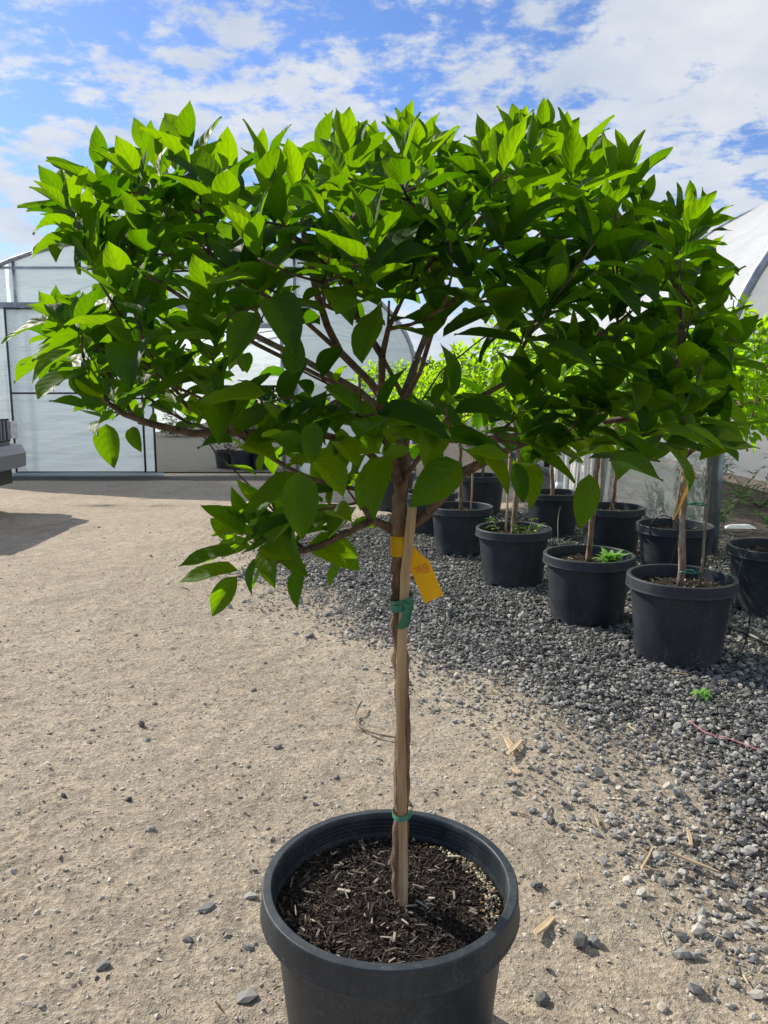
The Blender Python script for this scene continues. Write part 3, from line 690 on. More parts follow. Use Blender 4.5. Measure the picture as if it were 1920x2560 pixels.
# stake, ties, tag
sp = [P(x_, y_, 1.436 - .026) for x_, y_ in [(1008, 2275), (1008, 2150), (1006, 2020), (1003, 1900), (1001, 1780), (1003, 1660), (1009, 1540), (1013, 1440), (1022, 1350), (1031, 1268)]]
mb = MB(); pts, rd = [], []
for i in range(len(sp) - 1):
    for k_ in range(4): pts.append(sp[i].lerp(sp[i + 1], k_ / 4) - sp[0]); rd.append(.0102 * (1 + (.10 if k_ == 0 and i in (3, 5, 7) else 0) + random.uniform(-.02, .02)))
pts.append(sp[-1] - sp[0]); rd.append(.0095)
o = mb.tube(pts, rd, 6, rough=.02, sq=True).build('wooden_stake', M_stake); o.location = sp[0]
tag(o, 'pale wooden stake tied upright against the trunk of the foreground tree', 'stake')
def wrap(name, px_, py_, w_, h_, label, loops=3, tail=True):
    c_ = P(px_, py_, 1.425); root = empty(name, c_, label, 'tie'); mb = MB()
    for l_ in range(loops):
        zz0 = (l_ - loops / 2) * h_ / loops; ring = []
        for k_ in range(25):
            a = 2 * math.pi * k_ / 24; ring.append((w_ * math.cos(a), .030 * math.sin(a), zz0 + .002 * math.sin(a + l_) + .004 * math.cos(a)))
        nb = len(ring); vs = [(x_, y_, z_ + h_ / loops * .48) for x_, y_, z_ in ring] + [(x_ * 1.05, y_ * 1.05, z_ - h_ / loops * .48) for x_, y_, z_ in ring]
        mb.add(vs, [(i, i + 1, nb + i + 1, nb + i) for i in range(nb - 1)])
    mb.build('loop', M_green, root, True)
    if tail:
        kn = MB(); kn.tube([(.004, -.031, .004), (.012, -.038, .0), (.020, -.036, -.006)], [.005, .0075, .004], 8); kn.build('knot', M_green, root, True)
        tl = MB(); vs, fs = [], []
        for i in range(6):
            s_ = i / 5; w2 = .008 + .004 * s_; cx = .014 - .012 * s_; vs += [(cx - w2, -.038 - .004 * math.sin(s_ * 3), -.004 - .040 * s_), (cx, -.043, -.004 - .041 * s_), (cx + w2, -.037, -.004 - .036 * s_)]
        for i in range(5):
            for j in range(2): fs.append((i * 3 + j, i * 3 + j + 1, i * 3 + j + 4, i * 3 + j + 3))
        tl.add(vs, fs).build('tail', M_green, root, True)
    return root
wrap('tree_tie', 1003, 1500, .0215, .020, 'green tape tie with a hanging tail below the yellow tag')
wrap('tree_tie', 1006, 2023, .0195, .010, 'thin green tape tie on the stake just above the pot rim', 2, False)
c_ = P(1000, 1362, 1.432); tg = empty('plant_tag', c_, 'yellow plastic tag looped round the trunk and hanging to its right', 'tag')
mb = MB(); vs = []
for k_ in range(29):
    a = 2 * math.pi * k_ / 28; vs.append((.0185 * math.cos(a), .022 * math.sin(a)))
mb.add([(x_, y_, .019) for x_, y_ in vs] + [(x_ * 1.03 + .001, y_ * 1.03, -.019) for x_, y_ in vs], [(i, i + 1, 30 + i, 29 + i) for i in range(28)])
mb.build('strap', M_yellow, tg, True)
a0 = P(1030, 1368, 1.415) - c_; b0 = P(1083, 1492, 1.40) - c_; d = (b0 - a0); L = d.length; d.normalize(); nrm = Vector((.12, -1, .15)); x_, d, z_ = frame(d, nrm)
prof = [(0, .004), (.18, .010), (.30, .0165), (.32, .0195), (1.0, .0195)]; vs, fs = [], []
for s_, w2 in prof:
    for e in (-1, 1): vs.append(a0 + d * (L * 1.05 * s_) + x_ * w2 * e + z_ * (.003 * math.sin(s_ * 3)))
for i in range(len(prof) - 1): fs.append((2 * i, 2 * i + 1, 2 * i + 3, 2 * i + 2))
lb = MB().add(vs, fs).build('label_strip', M_yellow, tg); md = lb.modifiers.new('thickness', 'SOLIDIFY'); md.thickness = .0008
mb = MB(); rr_ = random.Random(3)
for r_i, (s0, ws) in enumerate([(.36, .026), (.405, .022), (.45, .024), (.50, .012)]):
    xo = -.013
    while xo < -.013 + ws:
        w2 = rr_.uniform(.0012, .003); c2 = a0 + d * (L * 1.05 * s0) + x_ * (xo + w2 / 2) + z_ * (.003 * math.sin(s0 * 3) + .0011)
        h2 = rr_.uniform(.0012, .002); mb.add([c2 + x_ * (-w2 / 2) - d * h2, c2 + x_ * (w2 / 2) - d * h2, c2 + x_ * (w2 / 2) + d * h2, c2 - x_ * (w2 / 2) + d * h2], [(0, 1, 2, 3)]); xo += w2 + .001
mb.build('faded_lettering', M_ink, tg)

# ------------------------------------------------------------------ the row of potted trees behind
def bg_tree_proto(seed, pale=True):
    rr = random.Random(seed); st = random.getstate(); random.seed(seed)
    root = empty('potted_tree', (0, 0, 0)); zt = .66
    pts, rd = [], []; lean = rr.uniform(-.05, .05)
    for i in range(15):
        s_ = i / 14; pts.append((lean * s_ + rr.uniform(-.004, .004), rr.uniform(-.004, .004), -.01 + zt * s_)); rd.append((.019 - .005 * s_) * rr.uniform(.92, 1.12))
    MB().tube(pts, rd, 10, rough=.08).build('trunk', M_paletrunk if pale else M_bark, root, True)
    tips = []; k0 = Vector((lean, 0, zt))
    while len(tips) < 105:
        a = rr.uniform(0, 6.28); cz = rr.uniform(-.75, 1); rxy = math.sqrt(max(0, 1 - cz * cz)); s_ = rr.uniform(.72, 1)
        p_ = Vector((math.cos(a) * rxy * .49 * s_, math.sin(a) * rxy * .49 * s_, 1.06 + cz * .36 * s_))
        if all((p_ - t2).length > .075 for t2 in tips): tips.append(p_)
    sd = [(Vector((lean, 0, zt - .1)), None), (Vector((lean, 0, zt)), 0)]
    for k_ in range(7):
        a = k_ * .9 + rr.uniform(0, .4); limb(sd, [k0 + Vector((math.cos(a) * .06, math.sin(a) * .06, .06)), k0 + Vector((math.cos(a) * .15, math.sin(a) * .15, .15)), k0 + Vector((math.cos(a) * .24, math.sin(a) * .24, .26))], 1)
    nd = grow(sd, tips, k0); nd[1]['r'] = .012
    skin_branches(nd, root, Vector((0, 0, 0)), M_bark, rt=.002, rmax=.012, ns=6, one=True)
    lv = []
    for tp in tips:
        low = max(0, min(1, (1.0 - tp.z) / .25)); ax = (tp - Vector((0, 0, .8))).normalized() * .7 + Vector((0, 0, .8 - .4 * low))
        rosette(lv, tp, ax, rr.uniform(.70, .9), droop=.1 + .4 * low, nodes=4, lightness=.35, rnd=rr)
    put_leaves(lv, BANKB, root, Vector((0, 0, 0)), 300, Vector((-.4, -4, .9)))
    random.setstate(st)
    return root
def copy_tree(o_, parent=None):
    c_ = o_.copy(); C.objects.link(c_)
    if parent is not None: c_.parent = parent
    for ch in list(o_.children): copy_tree(ch, c_)
    return c_
PA, PB = bg_tree_proto(31), bg_tree_proto(57, False)
bp = empty('nursery_pot', (0, 0, 0)); qb = pot_parts('back', bp, M_pot, .53, .412)
sb = soil_part(bp, qb, .412 - .06)
o = link_mesh('bark_mulch', chip_mesh('bark_mulch', 420, qb, .412 - .06, .006, .018), None, sb); o['kind'] = 'stuff'
spots = [  # x, y, proto, rotz, lean, tree label, pot label
    (1.52, 3.83, 'A', 0, (.045, 0), 'standard tree with pale knobbly trunk and orange ribbon at right', 'black pot nearest the camera in the row behind, ribboned tree in it'),
    (1.23, 4.52, 'B', 2.2, (.02, 0), 'standard tree rising from the pot with the green weed', 'black pot with a bright green weed on its soil'),
    (.925, 5.4, 'A', 4.0, (0, 0), 'standard tree with leafy shoots round its foot', 'black pot with leafy shoots sprouting round the trunk'),
    (.655, 6.45, 'B', 1.1, (0, 0), 'standard tree in the leftmost fully visible background pot', 'leftmost fully visible black pot behind the yellow tag'),
    (2.42, 4.68, 'B', 5.0, (0, 0), 'standard tree at the right edge of the picture', 'black pot cut off by the right edge of the picture'),
    (2.11, 5.5, 'A', 2.9, (0, 0), 'standard tree directly behind the ribboned tree', 'shaded black pot directly behind the pale ribboned trunk'),
    (1.92, 6.4, 'B', 3.6, (0, 0), 'standard tree behind the weedy pot, near the clear plastic wall', 'shaded black pot behind the pot with the green weed'),
    (1.62, 7.3, 'A', 5.6, (0, 0), 'standard tree in the farthest pot, before the white pipe', 'farthest large black pot, in front of the white pipe'),
    (.45, 7.4, 'B', .4, (0, 0), 'standard tree mostly hidden behind the foreground trunk', 'black pot half hidden behind the thick lower limb')]
used = {}
for i, (x_, y_, pr, rz, ln, tl, pl) in enumerate(spots):
    proto = PA if pr == 'A' else PB
    tr = proto if pr not in used else copy_tree(proto); used[pr] = 1
    tr.location = (x_, y_, .412 - .06 + float(gz(x_, y_))); tr.rotation_euler = (0, ln[0], rz) if rz == 0 else (0, ln[0], rz)
    if i: s_ = [1.0, .97, 1.05, .95, 1.02, 1.0, .96, 1.04, .9][i]; tr.scale = (s_, s_, s_)
    tag(tr, tl, 'tree', 'standard trees in the background row')
    pt = bp if i == 0 else copy_tree(bp); pt.location = (x_, y_, float(gz(x_, y_)) - .004); pt.rotation_euler = (0, 0, i * 1.3); pt.scale = (1, 1, 1.07 if i == 0 else 1); tr.location.z += .028 if i == 0 else 0
    tag(pt, pl, 'pot', 'black nursery pots in the background row')
# further trees inside the row to the right, only their crowns and trunks show
for i, (x_, y_, lab) in enumerate([(3.05, 5.35, 'leafy tree standing farthest right beside the greenhouse'), (1.1, 8.6, 'small bright tree seen through the middle of the foreground crown'), (.1, 8.9, 'bright green tree just left of the foreground trunk')]):
    tr = copy_tree(PA if i != 1 else PB); tr.location = (x_, y_, .33); tr.rotation_euler = (0, 0, 1 + i * 2); tr.scale = (1, 1, 1); tag(tr, lab, 'tree', 'standard trees in the background row')
    pt = copy_tree(bp); pt.location = (x_, y_, 0); tag(pt, ['black pot beside the greenhouse corner, farthest right', 'distant black pot behind the middle of the row', 'distant black pot left of the foreground trunk'][i], 'pot', 'black nursery pots in the background row')
# bamboo canes beside the background trunks
for i, (x_, y_, l2) in enumerate([(1.60, 3.80, 'thin grey cane beside the pale ribboned trunk'), (.73, 6.42, 'thin cane in the leftmost background pot'), (.86, 5.37, 'thin cane left of the trunk with leafy shoots'), (1.71, 6.73, 'thin cane in the shaded pot behind the weedy pot')]):
    z0 = .33; mb = MB(); mb.tube([(0, 0, 0), (.01, 0, .2), (.012, 0, .4), (.02, 0, .68)], [.0085, .0075, .0078, .007], 7, rough=.03)
    if i == 3: x_ = 1.98 - .08
    o = mb.build('bamboo_cane', M_stake if i else M_paletrunk, None, True); o.location = (x_, y_, z0); tag(o, l2, 'cane', 'canes beside the background trunks')
# ribbon on the nearest background tree
o = bpy.data.objects.new('tmp', None)
rb0 = P(1728, 1195, 3.74); vs, fs = [], []
for i, (xx, yy) in enumerate([(1738, 1188), (1728, 1205), (1716, 1228), (1706, 1250), (1698, 1272), (1690, 1288), (1682, 1300)]):
    p_ = P(xx, yy, 3.76 - .004 * i) - rb0; w2 = .011 - .0012 * i; vs += [p_ + Vector((-w2, 0, w2 * .3)), p_ + Vector((w2, .004, -w2 * .2))]
for i in range(6): fs.append((2 * i, 2 * i + 1, 2 * i + 3, 2 * i + 2))
mb = MB().add(vs, fs); mb.tube([(.035, .03, -.004), (.01, -.01, .01), (.03, .04, .01)], .006, 6)
o = mb.build('ribbon', simple('orange_ribbon', (.9, .36, .02), .4), None, True); o.location = rb0; tag(o, 'orange ribbon hanging from the pale trunk of the nearest background tree', 'ribbon')
for px_, py_, lab in [(1743, 1262, 'upper dark green tie joining cane and pale ribboned trunk'), (1722, 1432, 'lower green tie on the pale ribboned trunk')]:
    c_ = P(px_, py_, 3.80); mb = MB(); mb.tube([(.04 * math.cos(a / 12 * 6.283), .03 * math.sin(a / 12 * 6.283) + .02, .004 * math.sin(a)) for a in range(13)], .004, 6)
    mb.tube([(.03, -.01, 0), (.05, -.02, .008)], .004, 5); o = mb.build('tree_tie', M_green, None, True); o.location = c_; tag(o, lab, 'tie')

# small plants: weeds and shoots
def leafy(name, c_, nl, ln, spread, mt, label, cat, upright=.5, w_=.28, seed=1, narrow=True, stems=0, parent=None, group=None):
    rr = random.Random(seed); root = empty(name, c_, label, cat, group); tpl = leaf_template(1, w_, .3, .9, 5, 2, .02, seed)
    Vs, Fs, Us, Ts = [], [], [], []; n0 = 0; st = MB()
    for i in range(nl):
        a = rr.uniform(0, 6.28); up = upright * rr.uniform(.3, 1.7); d = Vector((math.cos(a), math.sin(a), up)).normalized()
        if stems:
            k_ = i % stems; random_dir = Vector((math.cos(k_ * 2.4), math.sin(k_ * 2.4), 0)); hh_ = rr.uniform(.15, 1); p_ = random_dir * spread * (.3 + hh_) + Vector((0, 0, hh_ * spread * 2.2 * (.6 + .4 * math.sin(k_ * 3))))
        else: p_ = Vector((rr.uniform(-1, 1), rr.uniform(-1, 1), rr.uniform(0, .6))) * spread * .3
        A = np.array(frame(d, Vector((0, 0, 1)))); v, f, u = tpl
        Vs.append(v @ A * ln * rr.uniform(.6, 1.1) + np.array(p_)); Fs.append(f + n0); Us.append(u); Ts.append(np.full(len(v), rr.random())); n0 += len(v)
    o_ = link_mesh('foliage', np_mesh('foliage', np.concatenate(Vs), np.concatenate(Fs), mt, {'tint': np.concatenate(Ts)}, np.concatenate(Us)), None, root); o_['kind'] = 'stuff'
    if stems:
        for k_ in range(stems):
            rd_ = Vector((math.cos(k_ * 2.4), math.sin(k_ * 2.4), 0)); top = rd_ * spread * 1.3 + Vector((0, 0, spread * 2.2 * (.6 + .4 * math.sin(k_ * 3))))
            st.tube([(0, 0, 0), rd_ * spread * .5 + Vector((0, 0, top.z * .35)), top], [.006, .005, .003], 5)
        st.build('stem', M_twig, root, True)
    return root
leafy('weed', Vector((1.33, 4.45, .36)), 70, .12, .085, M_weed, 'bushy bright green weed growing on the soil of a background pot', 'weed', 1.5, .22, 4)
leafy('weed', G(1755, 1750) + Vector((0, 0, .028)), 24, .06, .03, M_weed, 'tiny green weed sprouting in the gravel before the nearest background pot', 'weed', .6, .3, 5)
leafy('sucker_shoots', Vector((1.0, 5.35, .33)), 34, .055, .085, M_leafb, 'leafy green shoots sprouting right of the trunk', 'shoots', .7, .4, 6, stems=4)
leafy('sucker_shoots', Vector((.86, 5.33, .33)), 14, .075, .09, M_leafb, 'few larger leaves sprouting left of the trunk', 'shoots', .7, .45, 7, stems=2)

# drip tubes and hose
def hose(name, pts_, r_, label, cat, mt=M_black):
    P0 = Vector(pts_[0]); out = []
    for i in range(len(pts_) - 1):
        p0 = Vector(pts_[max(i - 1, 0)]); p1 = Vector(pts_[i]); p2 = Vector(pts_[i + 1]); p3 = Vector(pts_[min(i + 2, len(pts_) - 1)])
        for k_ in range(8):
            t_ = k_ / 8; out.append(.5 * ((2 * p1) + (p2 - p0) * t_ + (2 * p0 - 5 * p1 + 4 * p2 - p3) * t_ ** 2 + (3 * p1 - p0 - 3 * p2 + p3) * t_ ** 3) - P0)
    out.append(Vector(pts_[-1]) - P0); o_ = MB().tube(out, r_, 7).build(name, mt, None, True); o_.location = P0; return tag(o_, label, cat)
hose('drip_tube', [(1.62, 3.76, .35), (1.65, 3.74, .41), (1.72, 3.74, .43), (1.79, 3.76, .40), (1.87, 3.80, .25), (1.89, 3.88, .05), (1.93, 4.0, .02)], .0032, 'thin black drip tube arching over the right rim of the nearest background pot', 'tube')
hose('drip_tube', [(2.26, 4.6, .34), (2.22, 4.56, .41), (2.15, 4.5, .39), (2.10, 4.48, .2), (2.08, 4.46, .04), (2.03, 4.44, .02)], .0032, 'thin black drip tube hanging over the pot at the right edge', 'tube')
hose('drip_tube', [(1.04, 5.26, .34), (1.06, 5.24, .41), (1.15, 5.3, .43), (1.25, 5.5, .28), (1.38, 5.7, .06), (1.42, 5.9, .03)], .0034, 'black drip tube looping from the pot with leafy shoots', 'tube')
hose('drip_tube', [(.72, 6.2, .34), (.80, 6.2, .40), (.95, 6.35, .30), (1.05, 6.5, .05)], .0034, 'black drip tube leaving the leftmost background pot', 'tube')
hose('drip_tube', [(1.88, 5.3, .36), (1.85, 5.27, .45), (1.91, 5.25, .52), (2.0, 5.27, .50), (2.05, 5.27, .42), (2.04, 5.23, .40), (1.97, 5.16, .2), (1.92, 5.1, .1)], .0034, 'black drip tube making a tall loop above the shaded pot', 'tube')
hose('drip_tube', [(1.52, 6.45, .34), (1.46, 6.3, .42), (1.40, 6.1, .3), (1.38, 5.9, .12), (1.42, 5.75, .05)], .0034, 'black drip tube dangling between the middle pots', 'tube')
hose('irrigation_hose', [G(1822, 1582) + Vector((0, 0, .032)), G(1850, 1592) + Vector((0, 0, .034)), G(1885, 1608) + Vector((0, 0, .034)), G(1930, 1630) + Vector((0, 0, .034)), G(2060, 1690) + Vector((0, 0, .032))], .018, 'thick dark irrigation hose lying on the gravel at the right edge', 'hose', simple('hose_rubber', (.03, .033, .03), .4))
hose('curved_twig', [G(905, 1768) + Vector((0, 0, .03)), G(890, 1792) + Vector((0, 0, .02)), G(893, 1815) + Vector((0, 0, .012)), G(930, 1838) + Vector((0, 0, .012)), G(990, 1852) + Vector((0, 0, .014))], .0042, 'curved dry twig lying on the dirt left of the trunk', 'twig', M_paletrunk)
hose('pink_string', [G(1722, 1818) + Vector((0, 0, .03)), G(1765, 1850) + Vector((0, 0, .03)), G(1830, 1868) + Vector((0, 0, .03)), G(1900, 1895) + Vector((0, 0, .03))], .002, 'thin reddish pink strand on the gravel at right', 'string', simple('pink_strand', (.45, .15, .17), .6))
def splinter(ax_, ay_, bx_, by_, wd, label, cat='wood chip', z_=.014, th=.006, group=None):
    a = G(ax_, ay_); b_ = G(bx_, by_); d = b_ - a; c_ = (a + b_) / 2; L_ = d.length; mb = MB()
    k_ = [(-.5, -.35), (-.42, .5), (.1, .62), (.5, .4), (.46, -.3), (0, -.5)]; vs = [(u_ * L_, v_ * wd, -th / 2) for u_, v_ in k_] + [(u_ * L_ * .96, v_ * wd * .85, th / 2 + .002 * math.sin(u_ * 7)) for u_, v_ in k_]
    mb.add(vs, [tuple(range(6))[::-1], tuple(range(6, 12))] + [(i, (i + 1) % 6, 6 + (i + 1) % 6, 6 + i) for i in range(6)])
    o_ = mb.build('wood_splinter', M_splinter); o_.location = c_ + Vector((0, 0, z_ + float(gz(c_.x, c_.y)))); o_.rotation_euler = (0, .05, math.atan2(d.y, d.x)); return tag(o_, label, cat)
splinter(1268, 1905, 1305, 1862, .022, 'pale wood splinter lying on top of another, forming a cross', z_=.024)
splinter(1262, 1850, 1290, 1895, .026, 'pale wood splinter lying beneath another in the crossed pair', z_=.014)
splinter(1280, 1930, 1298, 1945, .02, 'small pale wood flake below the crossed splinters', z_=.01)
splinter(1335, 2352, 1385, 2302, .022, 'short thick wood piece on the dirt right of the pot')
splinter(1602, 2190, 1632, 2128, .008, 'slim upright-pointing stick at the gravel edge')
splinter(1665, 2160, 1800, 2210, .008, 'long thin stick lying across the gravel edge', z_=.025)
splinter(1718, 2090, 1728, 2130, .010, 'short pale stick above the long thin stick')
splinter(1485, 2052, 1497, 2083, .005, 'tiny dry straw on the dirt right of the pot')
# individual stones one can pick out on the dirt
for (px_, py_, sz, fl, tn, lab) in [(355, 1818, .022, .8, .35, 'angular grey stone standing on the open dirt at left'), (695, 1868, .020, .5, .5, 'flat grey stone lying left of the pot'), (1190, 1510 + 0, .0, 1, .5, ''), (160, 1990, .015, .8, .1, 'dark stone farther left of the pair near the left edge'), (323, 2003, .015, .8, .1, 'dark stone right of the other in the pair near the left edge'),
        (520, 2275, .028, .25, .55, 'long flat pale stone pressed in the dirt left of the pot'), (625, 2245, .022, .3, .75, 'round pale flat stone close to the left of the pot'), (470, 2355, .018, .5, .4, 'grey stone between the two flattest stones at lower left'), (620, 2370, .017, .5, .6, 'small block stone beside the lower left of the pot'), (620, 2495, .03, .3, .6, 'broad flat stone at the bottom beside the pot'),
        (1452, 2362, .024, .7, .35, 'grey angular stone near the wood piece'), (1487, 2355, .021, .7, .6, 'lighter angular stone right of the grey one'), (1376, 2058, .018, .6, .3, 'dark lone stone above the pot rim at right'), (1355, 2505, .018, .8, .3, 'dark stone at the bottom right of the pot'), (840, 1945, .014, .5, .5, 'small stone just above the left rim of the pot')]:
    if sz == 0: continue
    g2 = G(px_, py_); me = scatter('stone', np.zeros((1, 3)), np.array([sz]), M_stone, ICO, ICF, flat=(fl, fl + .05), tints=np.array([tn]), tilt=.15)
    o = link_mesh('stone', me); o.location = (g2.x, g2.y, float(gz(g2.x, g2.y)) + sz * fl * .45); tag(o, lab, 'stone')

# ------------------------------------------------------------------ left greenhouse
GY = 12.55
gl = empty('greenhouse', (-3.0, GY, 0), 'arched plastic-film greenhouse at left with a sliding door', 'greenhouse'); g0 = gl.location.copy()
gc = P(405, 900, GY).x; GW = 4.05; B0, HH = 1.75, 2.05
def arch(u, wid=GW, b0=B0, h=HH): return b0 + h * math.sqrt(max(0, 1 - (u / wid) ** 2))
def arch_pts(cx, wid, b0, h, n_=36): return [(cx - wid, 0.0)] + [(cx - wid * math.cos(math.pi * i / n_), b0 + h * math.sin(math.pi * i / n_)) for i in range(n_ + 1)] + [(cx + wid, 0.0)]
dx0, dx1 = P(38, 1000, GY).x, P(388, 1000, GY).x; dz = P(200, 770, GY).z; ox1 = P(740, 1000, GY).x; oz = 2.35
def sheet_col(x0, x1, zlo, zhi_fn, n_, y_):
    vs, fs = [], []
    for i in range(n_ + 1):
        xx = x0 + (x1 - x0) * i / n_; zt = zhi_fn(xx)
        for j in range(9): vs.append((xx, y_ + .012 * math.sin(xx * 3 + j), zlo + (zt - zlo) * j / 8))
    for i in range(n_):
        for j in range(8): fs.append((i * 9 + j, (i + 1) * 9 + j, (i + 1) * 9 + j + 1, i * 9 + j + 1))
    return [Vector(v) - g0 for v in vs], fs
af = lambda xx: arch(xx - gc) - .02
for x0, x1, zl in [(gc - GW + .02, dx0 - .03, .03), (dx0 + .03, dx1 - .03, dz + .08), (dx1 + .03, ox1 - .03, oz + .08), (ox1 + .03, gc + GW - .02, .03)]:
    MB().add(*sheet_col(x0, x1, zl, af, 16, GY + .03)).build('end_film', M_film, gl, True)
far = GY + 22
MB().add([Vector(v) + Vector((0, 22, 0)) for v in sheet_col(gc - GW + .02, gc + GW - .02, 1.6, af, 24, GY)[0]], sheet_col(0, 1, 0, af, 24, 0)[1]).build('rear_film', M_film, gl, True)
ap = arch_pts(gc, GW, B0, HH); vs, fs = [], []
for k_ in range(12):
    for (xx, z2) in ap: vs.append(Vector((xx, GY + 22 * k_ / 11, z2 + (.0 if k_ % 2 else -.02))) - g0)
na_ = len(ap)
for k_ in range(11):
    for i in range(na_ - 1): fs.append((k_ * na_ + i, k_ * na_ + i + 1, (k_ + 1) * na_ + i + 1, (k_ + 1) * na_ + i))
MB().add(vs, fs).build('roof_film', M_film, gl, True)
for k_ in range(8):
    MB().tube([Vector((xx, GY + 22 * k_ / 7 + .02, z2 - .03)) - g0 for xx, z2 in ap], .035 if k_ == 0 else .022, 8).build('hoop', M_metal, gl, True)
for xx in (P(32, 700, GY).x, P(700, 700, GY).x, ox1):
    MB().tube([Vector((xx, GY + .06, 0)) - g0, Vector((xx, GY + .06, arch(xx - gc) - .03)) - g0], .03, 8).build('post', M_metal, gl, True)
MB().box(((dx0 + ox1) / 2 - g0.x, -.06, dz - g0.z + .03), (ox1 - dx0 + .5, .05, .10)).build('door_rail', M_metal, gl)
MB().box((gc - g0.x, .05, P(200, 648 + 20, GY).z), (GW * 1.55, .03, .035)).build('cross_bar', M_metal, gl)
MB().box(((dx1 + ox1) / 2 - g0.x, .03, oz + .04), (ox1 - dx1 - .07, .05, .07)).build('lintel', M_metal, gl)
dr = MB(); dw, dhh = dx1 - dx0, dz - .08; vs, fs = [], []
for i in range(13):
    for j in range(17): vs.append((dx0 + dw * i / 12 - g0.x, -.10 + .008 * math.sin(i * 1.1 + j * .7), .08 + (dhh - .02) * j / 16))
for i in range(12):
    for j in range(16): fs.append((i * 17 + j, (i + 1) * 17 + j, (i + 1) * 17 + j + 1, i * 17 + j + 1))
door = dr.add(vs, fs).build('sliding_door', M_door, gl, True)
fr = MB()
for xx in (dx0, dx1, dx1 - .17): fr.tube([(xx - g0.x, -.13, .05), (xx - g0.x, -.13, dz)], .018, 6)
zs = P(200, 983, GY).z
for z2 in (.06, zs, dz - .02): fr.tube([(dx0 - g0.x, -.13, z2), (dx1 - g0.x, -.13, z2)], .016, 6)
fr.build('frame', M_dark, door, True)
sk = MB(); sk.tube([(dx0 - g0.x - .1, -.16, .03), ((dx0 + dx1) / 2 - g0.x, -.18, .035), (dx1 - g0.x + .12, -.16, .03)], .03, 7, rough=.2); sk.build('skirt_fold', M_film, door, True)
fl = MB().add([(gc - GW + .1, GY + .35, .02), (gc + GW - .1, GY + .35, .02), (gc + GW - .1, GY + 21.9, .02), (gc - GW + .1, GY + 21.9, .02)], [(0, 1, 2, 3)]).build('greenhouse_floor', simple('dusty_floor', (.10, .092, .078), .95, scale=14, bump=.012, col2=(.20, .185, .155))); fl['kind'] = 'structure'
# things inside the left greenhouse
def simple_pot(x_, y_, lab, s_=.8, z=0):
    p_ = copy_tree(bp); p_.location = (x_, y_, z); p_.scale = (s_, s_, s_); return tag(p_, lab, 'pot')
dpx = [(545, 'leftmost dark pot inside the left greenhouse doorway'), (590, 'middle dark pot inside the left greenhouse doorway'), (640, 'rightmost dark pot inside the left greenhouse doorway')]
for px_, lab in dpx:
    w_ = P(px_ + 10, 1100, 13.3); simple_pot(w_.x, 13.3 + (px_ % 7) * .05, lab, .8)
leafy('purple_maple', Vector((P(575, 1100, 13.2).x, 13.2, .30)), 260, .10, .42, M_purple, 'low dark purple-leaved shrub inside the greenhouse doorway', 'shrub', .1, .3, 12, stems=7)
for i in range(6):
    xx = gc - 2.6 + i * 1.0; leafy('greenhouse_shrub', Vector((xx, 23 + (i % 2), .0)), 260, .30, .52, M_shrub, ['leftmost', 'second from left', 'third from left', 'third from right', 'second from right', 'rightmost'][i] + ' dark shrub at the far end of the left greenhouse', 'shrub', .5, .3, 40 + i, stems=6, group='shrubs at the far end of the greenhouse')

# ------------------------------------------------------------------ right greenhouse (runs away from the camera)
RY0, RX, RW, RB, RH = 6.35, 2.72, 3.35, 1.42, 2.42
gr_ = empty('greenhouse', (RX, RY0, 0), 'large white film greenhouse at the right edge behind the potted trees', 'greenhouse'); r0 = gr_.location.copy(); rc = RX + RW
rp = [(rc - RW * math.cos(math.pi * i / 40), RB + RH * math.sin(math.pi * i / 40)) for i in range(41)]
vs, fs = [], []; NK = 40
for k_ in range(NK + 1):
    for i, (xx, z2) in enumerate(rp): vs.append(Vector((xx, RY0 + 22 * k_ / NK, z2 - .035 * abs(math.sin(math.pi * k_ / 4)))) - r0)
for k_ in range(NK):
    for i in range(40): fs.append((k_ * 41 + i, k_ * 41 + i + 1, (k_ + 1) * 41 + i + 1, (k_ + 1) * 41 + i))
MB().add(vs, fs).build('roof_film', M_filmw, gr_, True)
# end film above a low opening, bulging a little
vs, fs = [], []
for i in range(25):
    xx = RX + .03 + (2 * RW - .06) * i / 24; zt = RB + RH * math.sqrt(max(0, 1 - ((xx - rc) / RW) ** 2)) - .02
    for j in range(11):
        q2 = j / 10; vs.append(Vector((xx, RY0 + .03 - .12 * math.sin(math.pi * q2) * math.sin(math.pi * i / 24) + .015 * math.sin(xx * 7 + j), 1.25 + (zt - 1.25) * q2)) - r0)
for i in range(24):
    for j in range(10): fs.append((i * 11 + j, (i + 1) * 11 + j, (i + 1) * 11 + j + 1, i * 11 + j + 1))
MB().add(vs, fs).build('end_film', M_filmw, gr_, True)
for k_ in range(8):
    MB().tube([(0, 22 * k_ / 7, 0)] + [Vector((xx, RY0 + 22 * k_ / 7, z2 - .03)) - r0 for xx, z2 in rp] + [(2 * RW, 22 * k_ / 7, 0)], .045 if k_ == 0 else .025, 8).build('hoop', M_metal, gr_, True)
for xx in (.06, 1.6, 3.3): MB().tube([(xx, .02, 0), (xx, .02, RB - .1)], .04, 8).build('post', M_metal, gr_, True)
def side(x_, name, mt, z0, z1, ya, yb):
    vs, fs = [], []; n_ = int((yb - ya) * 5)
    for i in range(n_ + 1):
        yy = ya + (yb - ya) * i / n_
        for j in range(7): vs.append((x_ - .03 + .03 * math.sin(yy * 5 + j * .8) * math.sin(yy * 1.7), yy, z0 + (z1 - z0) * j / 6))
    for i in range(n_):
        for j in range(6): fs.append((i * 7 + j, (i + 1) * 7 + j, (i + 1) * 7 + j + 1, i * 7 + j + 1))
    return MB().add(vs, fs).build(name, mt, gr_, True)
